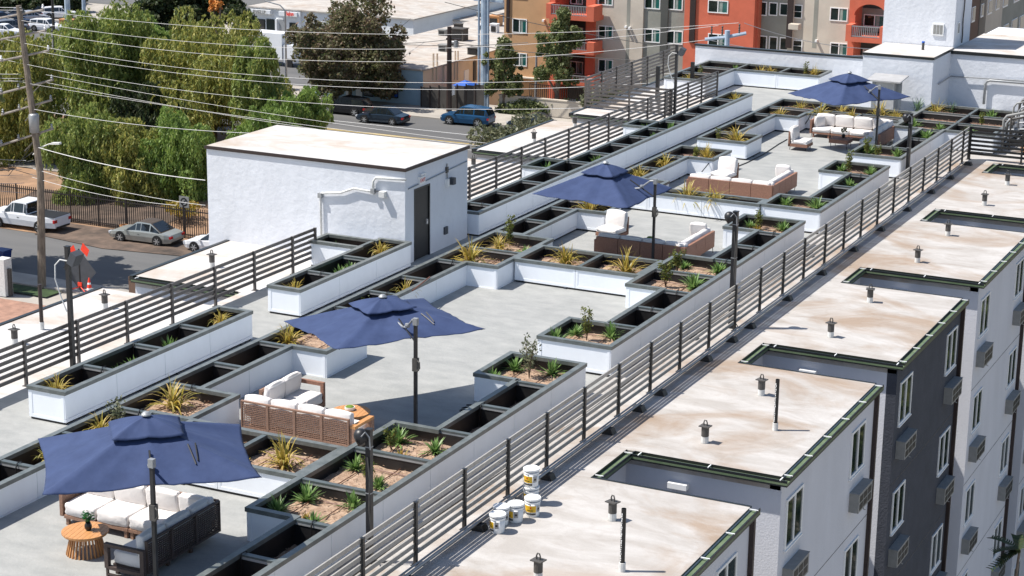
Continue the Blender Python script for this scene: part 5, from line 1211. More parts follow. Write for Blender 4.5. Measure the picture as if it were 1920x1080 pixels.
wl = [((70, 20), (640, 62.5), (1385, 43), 'topmost overhead wire'), ((10, 33), (640, 92), (1347, 48), 'second overhead wire from the top'), ((73, 60), (640, 115), (1330, 74), 'third overhead wire from the top'),
      ((10, 74), (640, 151), (1500, 113), 'fourth overhead wire from the top'), ((80, 98), (640, 163), (1500, 130), 'fifth overhead wire from the top'), ((13, 113), (640, 197), (1500, 175), 'sixth overhead wire from the top')]
for a, m_, b, l in wl:
    A = wat(*a); M_ = wat(*m_); B = wat(*b); f = (M_.x-A.x)/(B.x-A.x); lin = A.z+(B.z-A.z)*f; sag = (lin-M_.z)/(4*f*(1-f))
    wire(A, B, sag, l+' crossing the trees from the wooden pole', 0.011)
for i, (a, m_) in enumerate([((86, 140), (640, 219)), ((15, 150), (640, 229)), ((88, 155), (640, 235))]):
    A = wat(*a); M_ = wat(*m_); d = M_-A; B = A+d*1.9; f = 1/1.9; wire(A, B, 1.4*0.3, '%s thin wire of the three low ones over the trees' % ['upper', 'middle', 'lower'][i], 0.010)
for i, (a, b) in enumerate([((66, 275), (385, 338)), ((62, 316), (385, 385)), ((60, 332), (330, 385)), ((64, 205), (480, 250))]):
    wire(wat(*a), wat(*b), 0.25, '%s slack wire running from the wooden pole to the stair building' % ['thick upper', 'second', 'third', 'faint high'][i], 0.026 if i == 0 else 0.015)
for i, (yl_, yr) in enumerate([(12, 14), (17, 19), (94, 96), (110, 110), (137, 139), (145, 147), (150, 152), (295, 301), (317, 318), (328, 328), (345, 343), (352, 362)]):
    wire(wat(-60, yl_-2), wat(40+i % 4*3, yr), 0.05, '%s wire counting down the wooden pole, of those leaving the left picture edge' % ORD[i].replace('nearest', 'highest', 1), 0.016)
for i, (a, b, y0_, y1_) in enumerate([((834, 4), (1240, 86), 160, 165), ((700, 75), (770, 35), 158, 175), ((690, 79), (990, 80), 158, 159), ((842, 78), (1240, 115), 158, 162), ((640, 78), (842, 74), 160, 158), ((770, 35), (700, 76), 190, 160), ((1395, 43), (1650, 92), 91, 95), ((1330, 75), (1640, 103), 91, 95)]):
    wire(AY(*a, y0_), AY(*b, y1_), 0.3, ['dark wire from the big steel tower to the orange building', 'short slanting wire above the tan roof', 'dark bundled cable between the poles by the tan building', 'dark cable from the brown pole towards the grey wall', 'dark cable left of the brown pole', 'slack line over the flat roofs', 'wire from the steel pole top towards the white tower', 'lower wire from the steel pole top towards the shed'][i], 0.03 if i < 6 else 0.015, 'wiredark' if i < 6 else 'wire')
t = thing('steel_tower_pole', 'thick blue-grey steel power pole in front of the tan building', 'utility pole', (-81.1, 160.6, GZ), 0, 'utility poles')
MB().tube([(0, 0, 0), (-0.1, 0, 11.5)], 0.42, 12, r1=0.36).build('pole', 'towerblue', t); MB().tube([(-0.55, -0.2, 0), (-0.6, -0.2, 11.4)], 0.1, 6).tube([(0.5, -0.3, 0), (0.42, -0.3, 11.4)], 0.1, 6).build('conduit', 'towerblue', t)
MB().box(-1.2, 1.8, -0.1, 0.1, 10.2, 10.4).build('crossarm', 'towerblue', t)
def tpole(label, px, base_py, top_py, y, r, mt, extra=None):
    b = AY(px, base_py, y); top = AY(px, top_py, y); t = thing('utility_pole', label, 'utility pole', (b.x, y, GZ if y < 175 else -22), 0, 'utility poles'); z0 = GZ if y < 175 else -22
    MB().tube([(0, 0, 0), (0, 0, top.z-z0)], r, 8, r1=r*0.75).build('pole', mt, t); return t, top.z-z0
t, h = tpole('brown wooden pole standing on the pavement left of the blue hatchback', 842, 210, 50, 158.0, 0.28, 'brownspout')
MB().box(-0.3, 1.2, -0.1, 0.1, h-1.2, h-1.05).build('crossarm', 'brownspout', t); MB().lathe([(0, 0), (0.22, 0), (0.22, 0.7), (0, 0.75)], 10, (0.7, 0)).build('transformer', 'graymetal', t).location.z = h-1.9
t, h = tpole('thin grey street light pole in front of the shops', 537, 155, 20, 164.8, 0.12, 'graymetal'); MB().tube([(0, 0, h), (-0.6, 0, h+0.5), (-2.4, 0, h+0.8)], 0.07, 5).build('lamp_arm', 'graymetal', t)
t, h = tpole('thin dark pole in front of the white SUV in the parking lot', 101, 60, -10, 184, 0.2, 'black')
t, h = tpole('pale blue steel pole right of the white SUV', 128, 50, -10, 187, 0.42, 'towerblue')
t, h = tpole('second pale pole at the edge of the tall drooping tree', 157, 10, -15, 205, 0.3, 'towerblue')
t, h = tpole('short post in front of the orange building', 1005, 155, 103, 166, 0.14, 'graymetal')
# ---------------------------------------------------------------- street things
def cone(x, y, label, s=1.0):
    t = thing('traffic_cone', label, 'traffic cone', (x, y, GZ+0.1)); t.scale = (s,)*3
    MB().box(-0.2, 0.2, -0.2, 0.2, 0, 0.04).build('base', 'black', t)
    c = MB(); pr = [(0.15, 0.04), (0.115, 0.25), (0.1, 0.34), (0.075, 0.48), (0.062, 0.56), (0.025, 0.75), (0, 0.75)]
    for k, m_ in enumerate((0, 1, 0, 1, 0, 0)): c.lathe(pr[k:k+2], 12, m=m_)
    c.build('cone', ['orangered', 'white'], t)
cone(-72.7, 91.0, 'orange traffic cone with white bands at the kerb by the flagged sign', 1.5)
t = thing('sign_stand', 'back of a dark diamond road sign with two orange flags on top', 'road sign', (-73.7, 91.4, GZ+0.1)); t.scale = (0.66, 0.66, 0.70)
MB().obox((0, 0, 2.0), (0.95, 0, 0.95), (0, 0.02, 0), (-0.95, 0, 0.95)).build('sign_panel', 'signback', t)
MB().box(-0.05, 0.05, -0.05, 0.05, 0.3, 3.9).build('post', 'black', t); MB().tube([(0, 0, 0.5), (-1.3, -0.2, 0.05)], 0.05, 4).tube([(0, 0, 0.5), (1.1, -0.5, 0.05)], 0.05, 4).tube([(0, 0, 0.5), (0.5, 0.9, 0.05)], 0.05, 4).build('leg', 'orangered', t)
for s in (-1, 1): MB().obox((s*0.75, -0.05, 3.75+0.15*s), (0.36, 0, -0.28*s), (0, 0.01, 0), (0.14*s, 0, 0.32)).build('flag', 'orangered', t); MB().tube([(0, 0, 3.2), (s*0.75, 0, 4.1)], 0.02, 4).build('flag_stick', 'black', t)
MB().box(-0.22, 0.22, -0.1, 0.1, 0.55, 0.9).build('marker', 'orangered', t)
t = thing('trash_bin', 'blue wheeled trash bin on the shaded kerb at the left edge', 'trash bin', (-82.1, 94.2, GZ)); t.scale = (0.62,)*3
MB().add([(-0.55, -0.5, 0.1), (0.55, -0.5, 0.1), (0.55, 0.5, 0.1), (-0.55, 0.5, 0.1), (-0.7, -0.65, 1.7), (0.7, -0.65, 1.7), (0.7, 0.65, 1.7), (-0.7, 0.65, 1.7)], [(0, 3, 2, 1), (4, 5, 6, 7), (0, 1, 5, 4), (1, 2, 6, 5), (2, 3, 7, 6), (3, 0, 4, 7)]).build('bin', 'binblue', t); MB().box(-0.75, 0.75, -0.7, 0.7, 1.7, 1.85).build('lid', 'binblue', t)
for s in (-0.5, 0.4): MB().obox((s, 0.55, 0.15), (0.06, 0, 0), (0, 0.15, 0), (0, 0, 0.15)).build('wheel', 'tyre', t)
tag(MB().lathe([(0, 0), (0.25, 0), (0.3, 0.7), (0.27, 0.7), (0.25, 0.1), (0, 0.1)], 10).build('bucket', 'woodorange', loc=(-80.6, 104.9, GZ)), 'small orange bucket by the fence behind the pickup', 'bucket')
t = thing('round_sign', 'small square sign with a dark ring symbol above the iron fence', 'road sign', (-77.0, 107.0, GZ)); MB().box(-0.04, 0.04, -0.04, 0.04, 0, 2.6).build('post', 'ironfence', t); MB().box(-0.4, 0.4, -0.06, -0.04, 1.9, 2.7).build('sign_panel', 'acgray', t)
rg_ = MB(); n = 20; rg_.add([(math.cos(2*math.pi*k/n)*r, -0.065, 2.3+math.sin(2*math.pi*k/n)*r) for r in (0.3, 0.2) for k in range(n)], [(k, (k+1) % n, n+(k+1) % n, n+k) for k in range(n)]); rg_.add([(-0.2, -0.066, 2.15), (-0.14, -0.066, 2.09), (0.2, -0.066, 2.45), (0.14, -0.066, 2.51)], [(0, 1, 2, 3)]).build('symbol', 'black', t)
def car(label, x, y, rz, body, kind='sedan', L=4.6, wdt=1.8, H=1.45, base=GZ, top=None, sc=1.0):
    """local +x is the front of the car"""
    t = thing('parked_car' if kind != 'pickup' else 'pickup_truck', label, {'suv': 'suv', 'pickup': 'pickup truck'}.get(kind, 'car'), (x, y, base), rz, 'cars and trucks parked or driving beyond the roof'); t.scale = (sc,)*3
    h = L/2; b = 0.56*H+0.06
    P_ = {'sedan': [(-1, .42, .62, 0), (-.97, .30, .92, 0), (-.80, .24, 1.0, 0), (-.70, .24, 1.02, .04), (-.34, .22, 1.04, 1.0), (-.05, .22, 1.04, 1.06), (.10, .22, 1.03, 1.0), (.42, .22, 1.0, .05), (.55, .22, .98, 0), (.86, .24, .86, 0), (.97, .28, .70, 0), (1, .42, .58, 0)],
          'suv': [(-1, .42, .80, 0), (-.985, .30, 1.0, .05), (-.86, .26, 1.02, .86), (-.4, .24, 1.03, 1.0), (.02, .24, 1.03, 1.03), (.16, .24, 1.03, .95), (.42, .24, 1.02, .05), (.52, .24, 1.0, 0), (.88, .26, .92, 0), (.98, .3, .76, 0), (1, .42, .6, 0)],
          'pickup': [(-1, .42, .95, 0), (-.99, .34, 1.0, 0), (-.62, .3, 1.0, 0), (-.22, .3, 1.0, 0), (-.19, .3, 1.02, .92), (-.14, .3, 1.02, 1.0), (.16, .3, 1.02, 1.0), (.22, .3, 1.02, .92), (.44, .3, 1.0, .04), (.54, .3, .98, 0), (.92, .32, .90, 0), (.99, .34, .75, 0), (1, .42, .6, 0)],
          'van': [(-1, .3, 1.0, 0), (-.99, .25, 1.0, 1), (.5, .25, 1.0, 1), (.72, .25, .95, .1), (.97, .25, .7, 0), (1, .3, .6, 0)]}[kind if kind != 'convertible' else 'sedan']
    m_ = MB(); g_ = MB(); prev = None; gtop = H-b
    hw = wdt/2
    for (fx_, z0, zb, ct) in P_:
        X = fx_*h; end = 0.86 if abs(fx_) > 0.96 else (0.96 if abs(fx_) > 0.85 else 1)
        zl = b*z0 if z0 < .5 else z0*b; zbt = b*zb; zt = zbt+gtop*ct
        w0, w1, w2 = hw*0.93*end, hw*end, hw*(0.96-0.20*min(1, ct))*end
        ring = [(-w0, zl), (-w1, (zl+zbt)*0.5), (-w1*0.985, zbt*0.93), (-w1*0.95, zbt), (-w2, zt), (w2, zt), (w1*0.95, zbt), (w1*0.985, zbt*0.93), (w1, (zl+zbt)*0.5), (w0, zl)]
        cur = [(X, a, c) for a, c in ring]
        if prev:
            o = len(m_.v); m_.v += prev[0]+cur
            for k in range(10):
                k2 = (k+1) % 10; m_.f.append((o+k, o+10+k, o+10+k2, o+k2)); m_.m.append(0)
            # glass: side windows and screens where the cabin stands up
            c0, c1 = prev[1], ct
            if max(c0, c1) > 0.5:
                for (a_, b_) in ((3, 4), (6, 5)):
                    P0, P1, Q0, Q1 = [Vector(v) for v in (prev[0][a_], prev[0][b_], cur[a_], cur[b_])]
                    s = -1 if a_ == 3 else 1; of = Vector((0, s*0.012, 0)); la, lb = 0.1, 0.86
                    if (P1-P0).length < 0.1: P0 = P0.lerp(Q0, 0.16)
                    if (Q1-Q0).length < 0.1: Q0 = Q0.lerp(P0, 0.16)
                    e0, e1 = 0.06, 0.94
                    A_, B_, C__, D_ = P0.lerp(P1, la), P0.lerp(P1, lb), Q0.lerp(Q1, la), Q0.lerp(Q1, lb)
                    g_.quad(A_.lerp(C__, e0)+of, A_.lerp(C__, e1)+of, B_.lerp(D_, e1)+of, B_.lerp(D_, e0)+of)
                if abs(c0-c1) > 0.5:
                    P4, P5, Q4, Q5 = [Vector(v) for v in (prev[0][4], prev[0][5], cur[4], cur[5])]; of = Vector((0.012 if c0 > c1 else -0.012, 0, 0.014))
                    u, v = (0.1, 0.92)
                    a1, a2, b1, b2 = P4.lerp(Q4, u), P5.lerp(Q5, u), P4.lerp(Q4, v), P5.lerp(Q5, v)
                    g_.quad(a1.lerp(a2, .07)+of, a1.lerp(a2, .93)+of, b1.lerp(b2, 1-.07)+of, b1.lerp(b2, .07)+of)
        else: m_.add(cur, [tuple(range(10))[::-1]])
        prev = (cur, ct)
    m_.add(prev[0], [tuple(range(10))])
    if kind == 'convertible':
        m_.m = [1 if (j % 10 in (3, 4, 5) and 3 <= j//10 <= 6) else 0 for j in range(len(m_.f))]
    m_.build('body', [body, 'softtop'], t, smooth=False)
    if kind != 'van' : g_.build('window', 'carglass', t)
    wr = 0.33 if kind in ('sedan', 'convertible') else 0.38
    ty = MB(); n = 16
    def wheel(mesh, r0, r1, y0, y1):
        mesh.add([(math.cos(2*math.pi*k/n)*r, yy, math.sin(2*math.pi*k/n)*r) for yy, r in ((y0, r0), (y1, r1)) for k in range(n)], [(k, (k+1) % n, n+(k+1) % n, n+k) for k in range(n)]+[tuple(range(n)), tuple(range(n, 2*n))[::-1]]); return mesh
    tm = wheel(MB(), wr, wr, -0.11, 0.11).mesh('wheel', 'tyre')
    rm = MB(); wheel(rm, wr*0.2, wr*0.2, -0.125, 0.125)
    for k in range(6):
        a = k*math.pi/3; rm.obox((math.cos(a)*wr*0.36, 0, math.sin(a)*wr*0.36), (math.cos(a)*wr*0.34, 0, math.sin(a)*wr*0.34), (0, 0.122, 0), (-math.sin(a)*wr*0.10, 0, math.cos(a)*wr*0.10))
    rm = rm.mesh('rim', 'rim')
    am_ = wheel(MB(), wr+0.06, wr+0.06, -0.012, 0.012).mesh('wheel_arch', 'black')
    for sx in (0.60*h, -0.58*h):
        for s in (-1, 1):
            place('wheel_arch', am_, t, (sx, s*(hw*1.0+0.0), wr+0.02)); wo = place('wheel', tm, t, (sx, s*(hw-0.06), wr)); place('rim', rm, wo)
    for s in (-1, 1):
        MB().box(-h-0.01, -h+0.13, s*hw*0.60, s*hw*0.93, b*0.66, b*0.84).build('taillight', 'taillight', t); MB().box(h-0.14, h+0.0, s*hw*0.58, s*hw*0.9, b*0.60, b*0.74).build('headlight', 'headlight', t)
        MB().box(0.36*h, 0.42*h, s*hw, s*(hw+0.14), b*0.98, b*1.1).build('mirror', body, t); MB().box(-0.02*h, 0.04*h, s*hw*1.0, s*(hw+0.012), b*0.78, b*0.81).build('handle', 'black', t)
    MB().box(-h-0.02, -h+0.05, -hw*0.7, hw*0.7, b*0.3, b*0.42).box(h-0.06, h+0.01, -hw*0.6, hw*0.6, b*0.34, b*0.52).build('bumper', 'black', t)
    if kind == 'pickup':
        MB().box(-h+0.08, -0.24*h, -hw+0.1, hw-0.1, b*1.0, b*1.006).build('truck_bed', 'black', t); MB().box(-h+0.02, -h+0.07, -hw+0.02, hw-0.02, b, b*1.02).build('tailgate_edge', 'black', t)
        MB().box(-0.22*h, -0.20*h, -hw*0.8, hw*0.8, b*1.05, b*1.35).build('rear_screen', 'carglass', t)
    return t
PI = math.pi
def gx(px, py, z=GZ): v = AZ(px, py, z); return v.x, v.y
a = gx(275, 452); car('silver convertible with a closed dark soft top parked by the iron fence', a[0], a[1], PI+0.04, 'carsilver', 'convertible', 5.0, 1.85, 1.42)
a = gx(46, 428); car('white extended-cab pickup truck parked behind the wooden utility pole', a[0], a[1]+0.4, PI+0.02, 'carwhite', 'pickup', 6.0, 2.05, 1.95)
a = gx(408, 470); car('white car mostly hidden behind the left corner of the stair building', a[0]+0.3, a[1]-0.2, PI, 'carwhite', 'sedan', 4.7, 1.8, 1.45)
a = gx(718, 230); car('dark blue sedan driving on the far street', a[0], a[1], PI+0.05, 'cardark', 'sedan', 4.75, 1.8, 1.45)
a = gx(877, 233); car('blue compact crossover at the kerb, right of the brown pole', a[0], a[1], PI+0.05, 'carblue', 'suv', 4.75, 1.85, 1.66)
a = gx(650, 213); car('black car in the shade of the reddish tree', a[0], a[1], PI, 'carblack', 'suv', 4.7, 1.85, 1.6)
a = gx(1000, 243); car('dark car at the kerb half hidden by the twiggy bush', a[0], a[1], PI, 'cardark', 'sedan', 4.6, 1.8, 1.45)
FB = -22
def gf(px, py): return gx(px, py, FB)
for (px, py, col_, kd, lb, rz) in [(30, 48, 'carnavy', 'sedan', 'dark blue car in the parking lot left of the pale one', 0.9), (60, 40, 'carsilver2', 'sedan', 'pale silver-blue car in the parking lot behind the white SUV', 0.9), (88, 58, 'carwhite', 'suv', 'white SUV with dark windows in the parking lot', 0.1), (112, 34, 'carwhite', 'suv', 'white van-like car near the pale blue pole', 0.6), (10, 66, 'carwhite', 'sedan', 'white car at the left picture edge of the parking lot', 0.2), (5, 42, 'carnavy', 'sedan', 'dark car in the far left corner of the parking lot', 0.9), (330, 12, 'carwhite', 'suv', 'white vehicle glimpsed between the treetops', 0), (38, 34, 'cargray', 'sedan', 'grey car at the back of the parking lot', 0.9), (80, 30, 'carnavy', 'sedan', 'dark blue car at the back of the lot beside the pale pole', 0.9), (22, 60, 'cargray', 'suv', 'grey SUV between the dark blue and white cars at far left', 0.9)]:
    a = gf(px, py); car(lb, a[0], a[1], rz, col_, kd, 4.7, 1.85, 1.6 if kd == 'suv' else 1.42, base=FB)
a = gf(128, 53); tag(MB().box(-1.0, 1.0, -0.6, 0.6, 0, 1.1).box(-1.05, 1.05, -0.65, 0.65, 1.1, 1.25).build('crate', 'woodorange', loc=(a[0], a[1], FB)), 'orange crate beside the white SUV in the parking lot', 'crate')
tag(MB().box(-2.2, 2.4, -1.5, 1.5, 0, 2.9).box(-2.3, 2.5, -1.6, 1.6, 2.9, 3.0).build('low_building', 'far_roof', loc=(-139, 172, -21.8)), 'low flat-roofed hut below the parking lot at the left', 'building')
t = thing('box_truck', 'white box truck body parked in front of the shops', 'truck', (-127.5, 196, -21.98))
MB().box(-2.6, 2.0, -1.1, 1.1, 0.8, 3.9).build('cargo_box', 'shopwhite', t); MB().box(2.1, 3.6, -1.0, 1.0, 0.5, 2.6).build('cab', 'carwhite', t)
for s in (-1.6, 2.9): MB().obox((s, -1.0, 0.5), (0.5, 0, 0), (0, 0.15, 0), (0, 0, 0.5)).build('wheel', 'tyre', t)
# ---------------------------------------------------------------- shops and tan building
def rect(m_, px0, py0, px1, py1, y, d0=-0.05, d1=0.0):
    """flat box on the plane y covering the measured photo rectangle"""
    a = AY(px0, py0, y); b = AY(px1, py1, y); m_.box(a.x, b.x, y+d0, y+d1, min(a.z, b.z), max(a.z, b.z)); return m_
def shop_row(name, label, px0, px1, top0, yy, base, depth, wall='shopwhite'):
    a = AY(px0, top0, yy); b = AY(px1, top0+ (px1-px0)*0.083, yy); t = thing(name, label, 'building', (a.x, yy, base))
    MB().box(0, b.x-a.x, 0, depth, 0, a.z-base).build('wall', wall, t); MB().box(-0.3, b.x-a.x+0.3, -0.3, depth, a.z-base, a.z-base+0.15).build('roof', 'far_roof', t)
    return t, Vector((a.x, yy, base))
def onb(t, org, nm, mt, rects, y, d0=-0.08):
    m_ = MB()
    for r in rects: rect(m_, *r, y, d0, 0.0)
    o = m_.build(nm, mt, t); o.location = -org; return o
Y1 = 216
t, og = shop_row('shop_building', 'white shopfront building with dark glass doors at the top, left of the reddish tree', 470, 775, 13, Y1, FB, 34)
onb(t, og, 'shop_window', 'glass', [(483, 35, 498, 65), (500, 35, 517, 62)], Y1); onb(t, og, 'shop_window', 'glass', [(465, 35, 480, 64), (543, 42, 557, 53)], Y1)
onb(t, og, 'door', 'screen', [(484, 36, 497, 65)], Y1, -0.12); onb(t, og, 'shutter', 'graymetal', [(524, 36, 536, 58)], Y1)
onb(t, og, 'awning', 'shopwhite', [(473, 16, 511, 26), (527, 20, 561, 31)], Y1, -0.6); onb(t, og, 'column', 'shopwhite', [(518, 35, 522, 66), (560, 22, 566, 66)], Y1, -0.35)
def sign(label, txt, px, py, y, size, mt, sx=0.6):
    a = AY(px, py, y); o = place('shop_sign', text_mesh(txt, size, mt, 0.03, 0.015), None, (a.x, y-0.75, a.z)); o.rotation_euler = (rad(90), 0, 0); o.scale.x = sx; tag(o, label, 'sign')
sign('grey SHAKE UP lettering on the white awning over the dark glass doors', 'SHAKE UP', 492, 21, Y1, 0.62, 'acgray', 0.7)
sign('small red script lettering on the awning beside the reddish tree', 'Salon', 549, 25, Y1, 0.7, 'signred', 0.8)
Y2 = 227
t, og = shop_row('shop_building', 'white shop with red lettering above barred windows, right of the reddish tree', 745, 880, 30, Y2, FB, 30)
onb(t, og, 'shop_window', 'glass', [(772, 49, 793, 63), (797, 50, 811, 60), (818, 52, 840, 62)], Y2); onb(t, og, 'sign_panel', 'tarpblue', [(770, 50, 774, 60)], Y2, -0.2); onb(t, og, 'sign_panel', 'shopwhite', [(728, 21, 753, 43)], Y2, -0.5)
m_ = MB()
for k in range(22): rect(m_, 748+k*2.1, 47+k*0.15, 748.6+k*2.1, 64+k*0.15, Y2, -0.18, -0.12)
o = m_.build('window_bars', 'white', t); o.location = -og
sign('red WIRELESS lettering on the white shop front', 'WIRELESS', 806, 42, Y2, 1.0, 'signred', 0.62)
sign('dark lettering on the small white sign box next to the reddish tree', 'FLORAL', 740, 27, Y2, 0.6, 'cardark', 0.6)
tag(MB().box(-110, -60, 0, 0.3, 0, 9).build('long_building', 'tanwall', loc=(-60, 285, FB)), 'long pale building strip at the top edge above the shop roofs', 'building')
# roof clutter
for i, (px, py, w_, h_, y, mt) in enumerate([(728, 8, 16, 16, 245, 'hvac'), (822, 12, 12, 22, 244, 'acgray'), (866, 20, 24, 14, 243, 'acgray'), (487, 3, 14, 16, 250, 'acgray'), (775, 18, 16, 7, 242, 'screen'), (593, 14, 6, 7, 240, 'hvac'), (760, 4, 7, 5, 255, 'black'), (845, 25, 10, 6, 240, 'hvac')]):
    c = AY(px, py+h_/2, y); s = (c-Vector(CAM)).dot(_F)/FPX
    t = thing('rooftop_unit', ['dark grey cabinet', 'tall grey stack unit', 'square pale grey cabinet', 'grey cabinet above the white awnings', 'low dark bundle', 'tiny dark vent box', 'small round black vent', 'small dark box by the tan building'][i]+' on the far flat shop roofs', 'rooftop unit', (c.x, y, c.z), 0, 'units on the far roofs')
    MB().box(-w_*s/2, w_*s/2, 0, w_*s, 0, h_*s).build('cabinet', mt, t); MB().box(-w_*s/2-0.1, w_*s/2+0.1, -0.1, w_*s+0.1, h_*s, h_*s+0.12).build('lid', mt, t); MB().box(-w_*s*0.3, w_*s*0.3, -0.06, 0, h_*s*0.2, h_*s*0.75).build('grille', 'black', t)
# tan building with side wall along the lane
c0 = Vector((-87.1, 159.5, GZ)); zt = AY(793, 133, 159.5).z
t = thing('tan_building', 'low tan building with a flat pale roof and a pale blue shopfront', 'building', c0)
H_ = zt-GZ
MB().box(-12, 0, 0, 34, -4, H_).build('wall', 'tanwall', t); MB().box(-12.2, 0.15, -0.15, 34.2, H_, H_+0.12).build('roof', 'far_roof', t)
MB().box(-12, 0.03, -0.06, 0.0, 0, H_-0.05).build('front_wall', 'shopblue', t)
onb(t, c0, 'shop_window', 'cardark', [(683, 162, 700, 182), (705, 165, 722, 183), (728, 168, 747, 184)], 159.4); onb(t, c0, 'poster', 'tarpblue', [(711, 167, 718, 178), (735, 170, 745, 182)], 159.3)
onb(t, c0, 'door', 'shopwhite', [(668, 162, 680, 190), (649, 160, 656, 188)], 159.4)
def side(px0, py0, px1, py1, nm, mt, d=0.06, x=-87.1):
    a = AX(px0, py0, x); b = AX(px1, py1, x); o = MB().box(x, x+d, a.y, b.y, min(a.z, b.z), max(a.z, b.z)).build(nm, mt, t); o.location = -c0
side(870, 132, 878, 165, 'door', 'white'); side(811, 100, 812.2, 150, 'pipe', 'tanwall', 0.12); side(818, 100, 819.2, 150, 'pipe', 'tanwall', 0.12); side(852, 95, 852.8, 150, 'ladder_rail', 'tanwall', 0.12); side(857, 95, 857.8, 150, 'ladder_rail', 'tanwall', 0.12); side(887, 115, 891, 150, 'pipe', 'darkgray', 0.15); side(830, 124, 838, 150, 'panel', 'tanwall', 0.2)
for i, (px, py, w_, h_, y, mt) in enumerate([(828, 62, 15, 10, 186, 'acgray'), (856, 66, 27, 22, 184, 'screen'), (857, 52, 14, 12, 192, 'screen'), (829, 91, 17, 12, 176, 'acgray'), (886, 97, 22, 12, 177, 'screen'), (903, 52, 14, 10, 191, 'shopwhite'), (925, 54, 14, 16, 191, 'shopwhite'), (925, 40, 22, 18, 193, 'woodorange'), (851, 84, 12, 8, 180, 'shopwhite'), (900, 28, 14, 8, 210, 'hvac'), (695, 112, 16, 14, 170, 'screen')]):
    c = AY(px, py, y); s = (c-Vector(CAM)).dot(_F)/FPX; zr = zt+0.12
    c = AZ(px, py+h_/2, zr)
    s = (c-Vector(CAM)).dot(_F)/FPX
    u = thing('rooftop_unit', ['small grey air conditioner left of the brown pole', 'large dark air conditioner behind the brown pole top', 'dark unit behind the large air conditioner', 'grey cube unit near the front of the tan roof', 'scooped grey vent near the side wall of the tan roof', 'white air conditioner left of the steel tower', 'white air conditioner right of the steel tower', 'orange and grey ducted unit at the back of the tan roof', 'white vent box on the tan roof', 'dark vents at the back of the tan roof', 'dark box at the left edge of the tan roof'][i], 'rooftop unit', c, 0, 'units on the tan building roof')
    MB().box(-w_*s/2, w_*s/2, 0, w_*s*0.8, 0, h_*s).build('cabinet', mt, u); MB().box(-w_*s*0.55, w_*s*0.55, -0.06, w_*s*0.85, h_*s, h_*s+0.08).build('lid', mt, u); MB().box(-w_*s*0.35, w_*s*0.35, -0.04, 0, h_*s*0.15, h_*s*0.8).build('grille', 'black', u)
# screened yard fence, blue canopy, low wall
t = thing('screened_fence', 'dark mesh-screened yard fence beside the tan building', 'fence', (-86.9, 158.8, GZ))
for k in range(7): MB().box(k*0.95, k*0.95+0.9, 0, 0.05, 0.1, 2.0+0.12*k).build('screen_panel', 'screen', t); MB().box(k*0.95-0.04, k*0.95+0.04, -0.05, 0.08, 0, 2.1+0.12*k).build('post', 'brownspout', t)
t = thing('blue_canopy', 'bright blue tent canopy behind the screened fence', 'canopy', (-84.7, 163.5, GZ))
MB().add([(-.95, -.95, 1.75), (.95, -.95, 1.75), (.95, .95, 1.75), (-.95, .95, 1.75), (0, 0, 2.2), (-.95, -.95, 1.2), (.95, -.95, 1.2), (.95, .95, 1.2), (-.95, .95, 1.2)], [(0, 1, 4), (1, 2, 4), (2, 3, 4), (3, 0, 4), (0, 5, 6, 1), (1, 6, 7, 2), (2, 7, 8, 3), (3, 8, 5, 0)]).build('canopy', 'tarpblue', t)
for s in (-0.9, 0.9): MB().box(s-0.05, s+0.05, -0.9, -0.8, 0, 1.75).build('leg', 'paint_yellow', t)
tag(MB().box(0, 0.05, -0.6, 0.0, 1.6, 2.3).box(-0.3, 0.3, -0.62, -0.6, 1.7, 2.6).build('notice', 'white', loc=(-83.3, 158.7, GZ)), 'small white notice on the screened fence', 'sign')
t = thing('low_wall', 'low cream wall along the pavement below the orange building', 'wall', (-79.8, 161.0, GZ)); MB().box(0, 16, 0, 0.3, 0, 1.5).build('wall', 'beigestucco', t); MB().box(-0.05, 16, -0.05, 0.35, 1.5, 1.6).build('coping', 'beigestucco', t)
t = thing('yard_fence', 'dark iron fence in the shade under the street trees', 'fence', (-78.8, 165.5, GZ))
MB().box(0, 5.5, 0, 0.04, 2.0, 2.06).box(0, 5.5, 0, 0.04, 0.3, 0.36).build('rail', 'ironfence', t)
fb2 = MB().box(-0.03, 0.03, 0, 0.04, 0, 2.1).mesh('bar', 'ironfence')
for k in range(26): place('bar', fb2, t, (k*0.22, 0, 0))
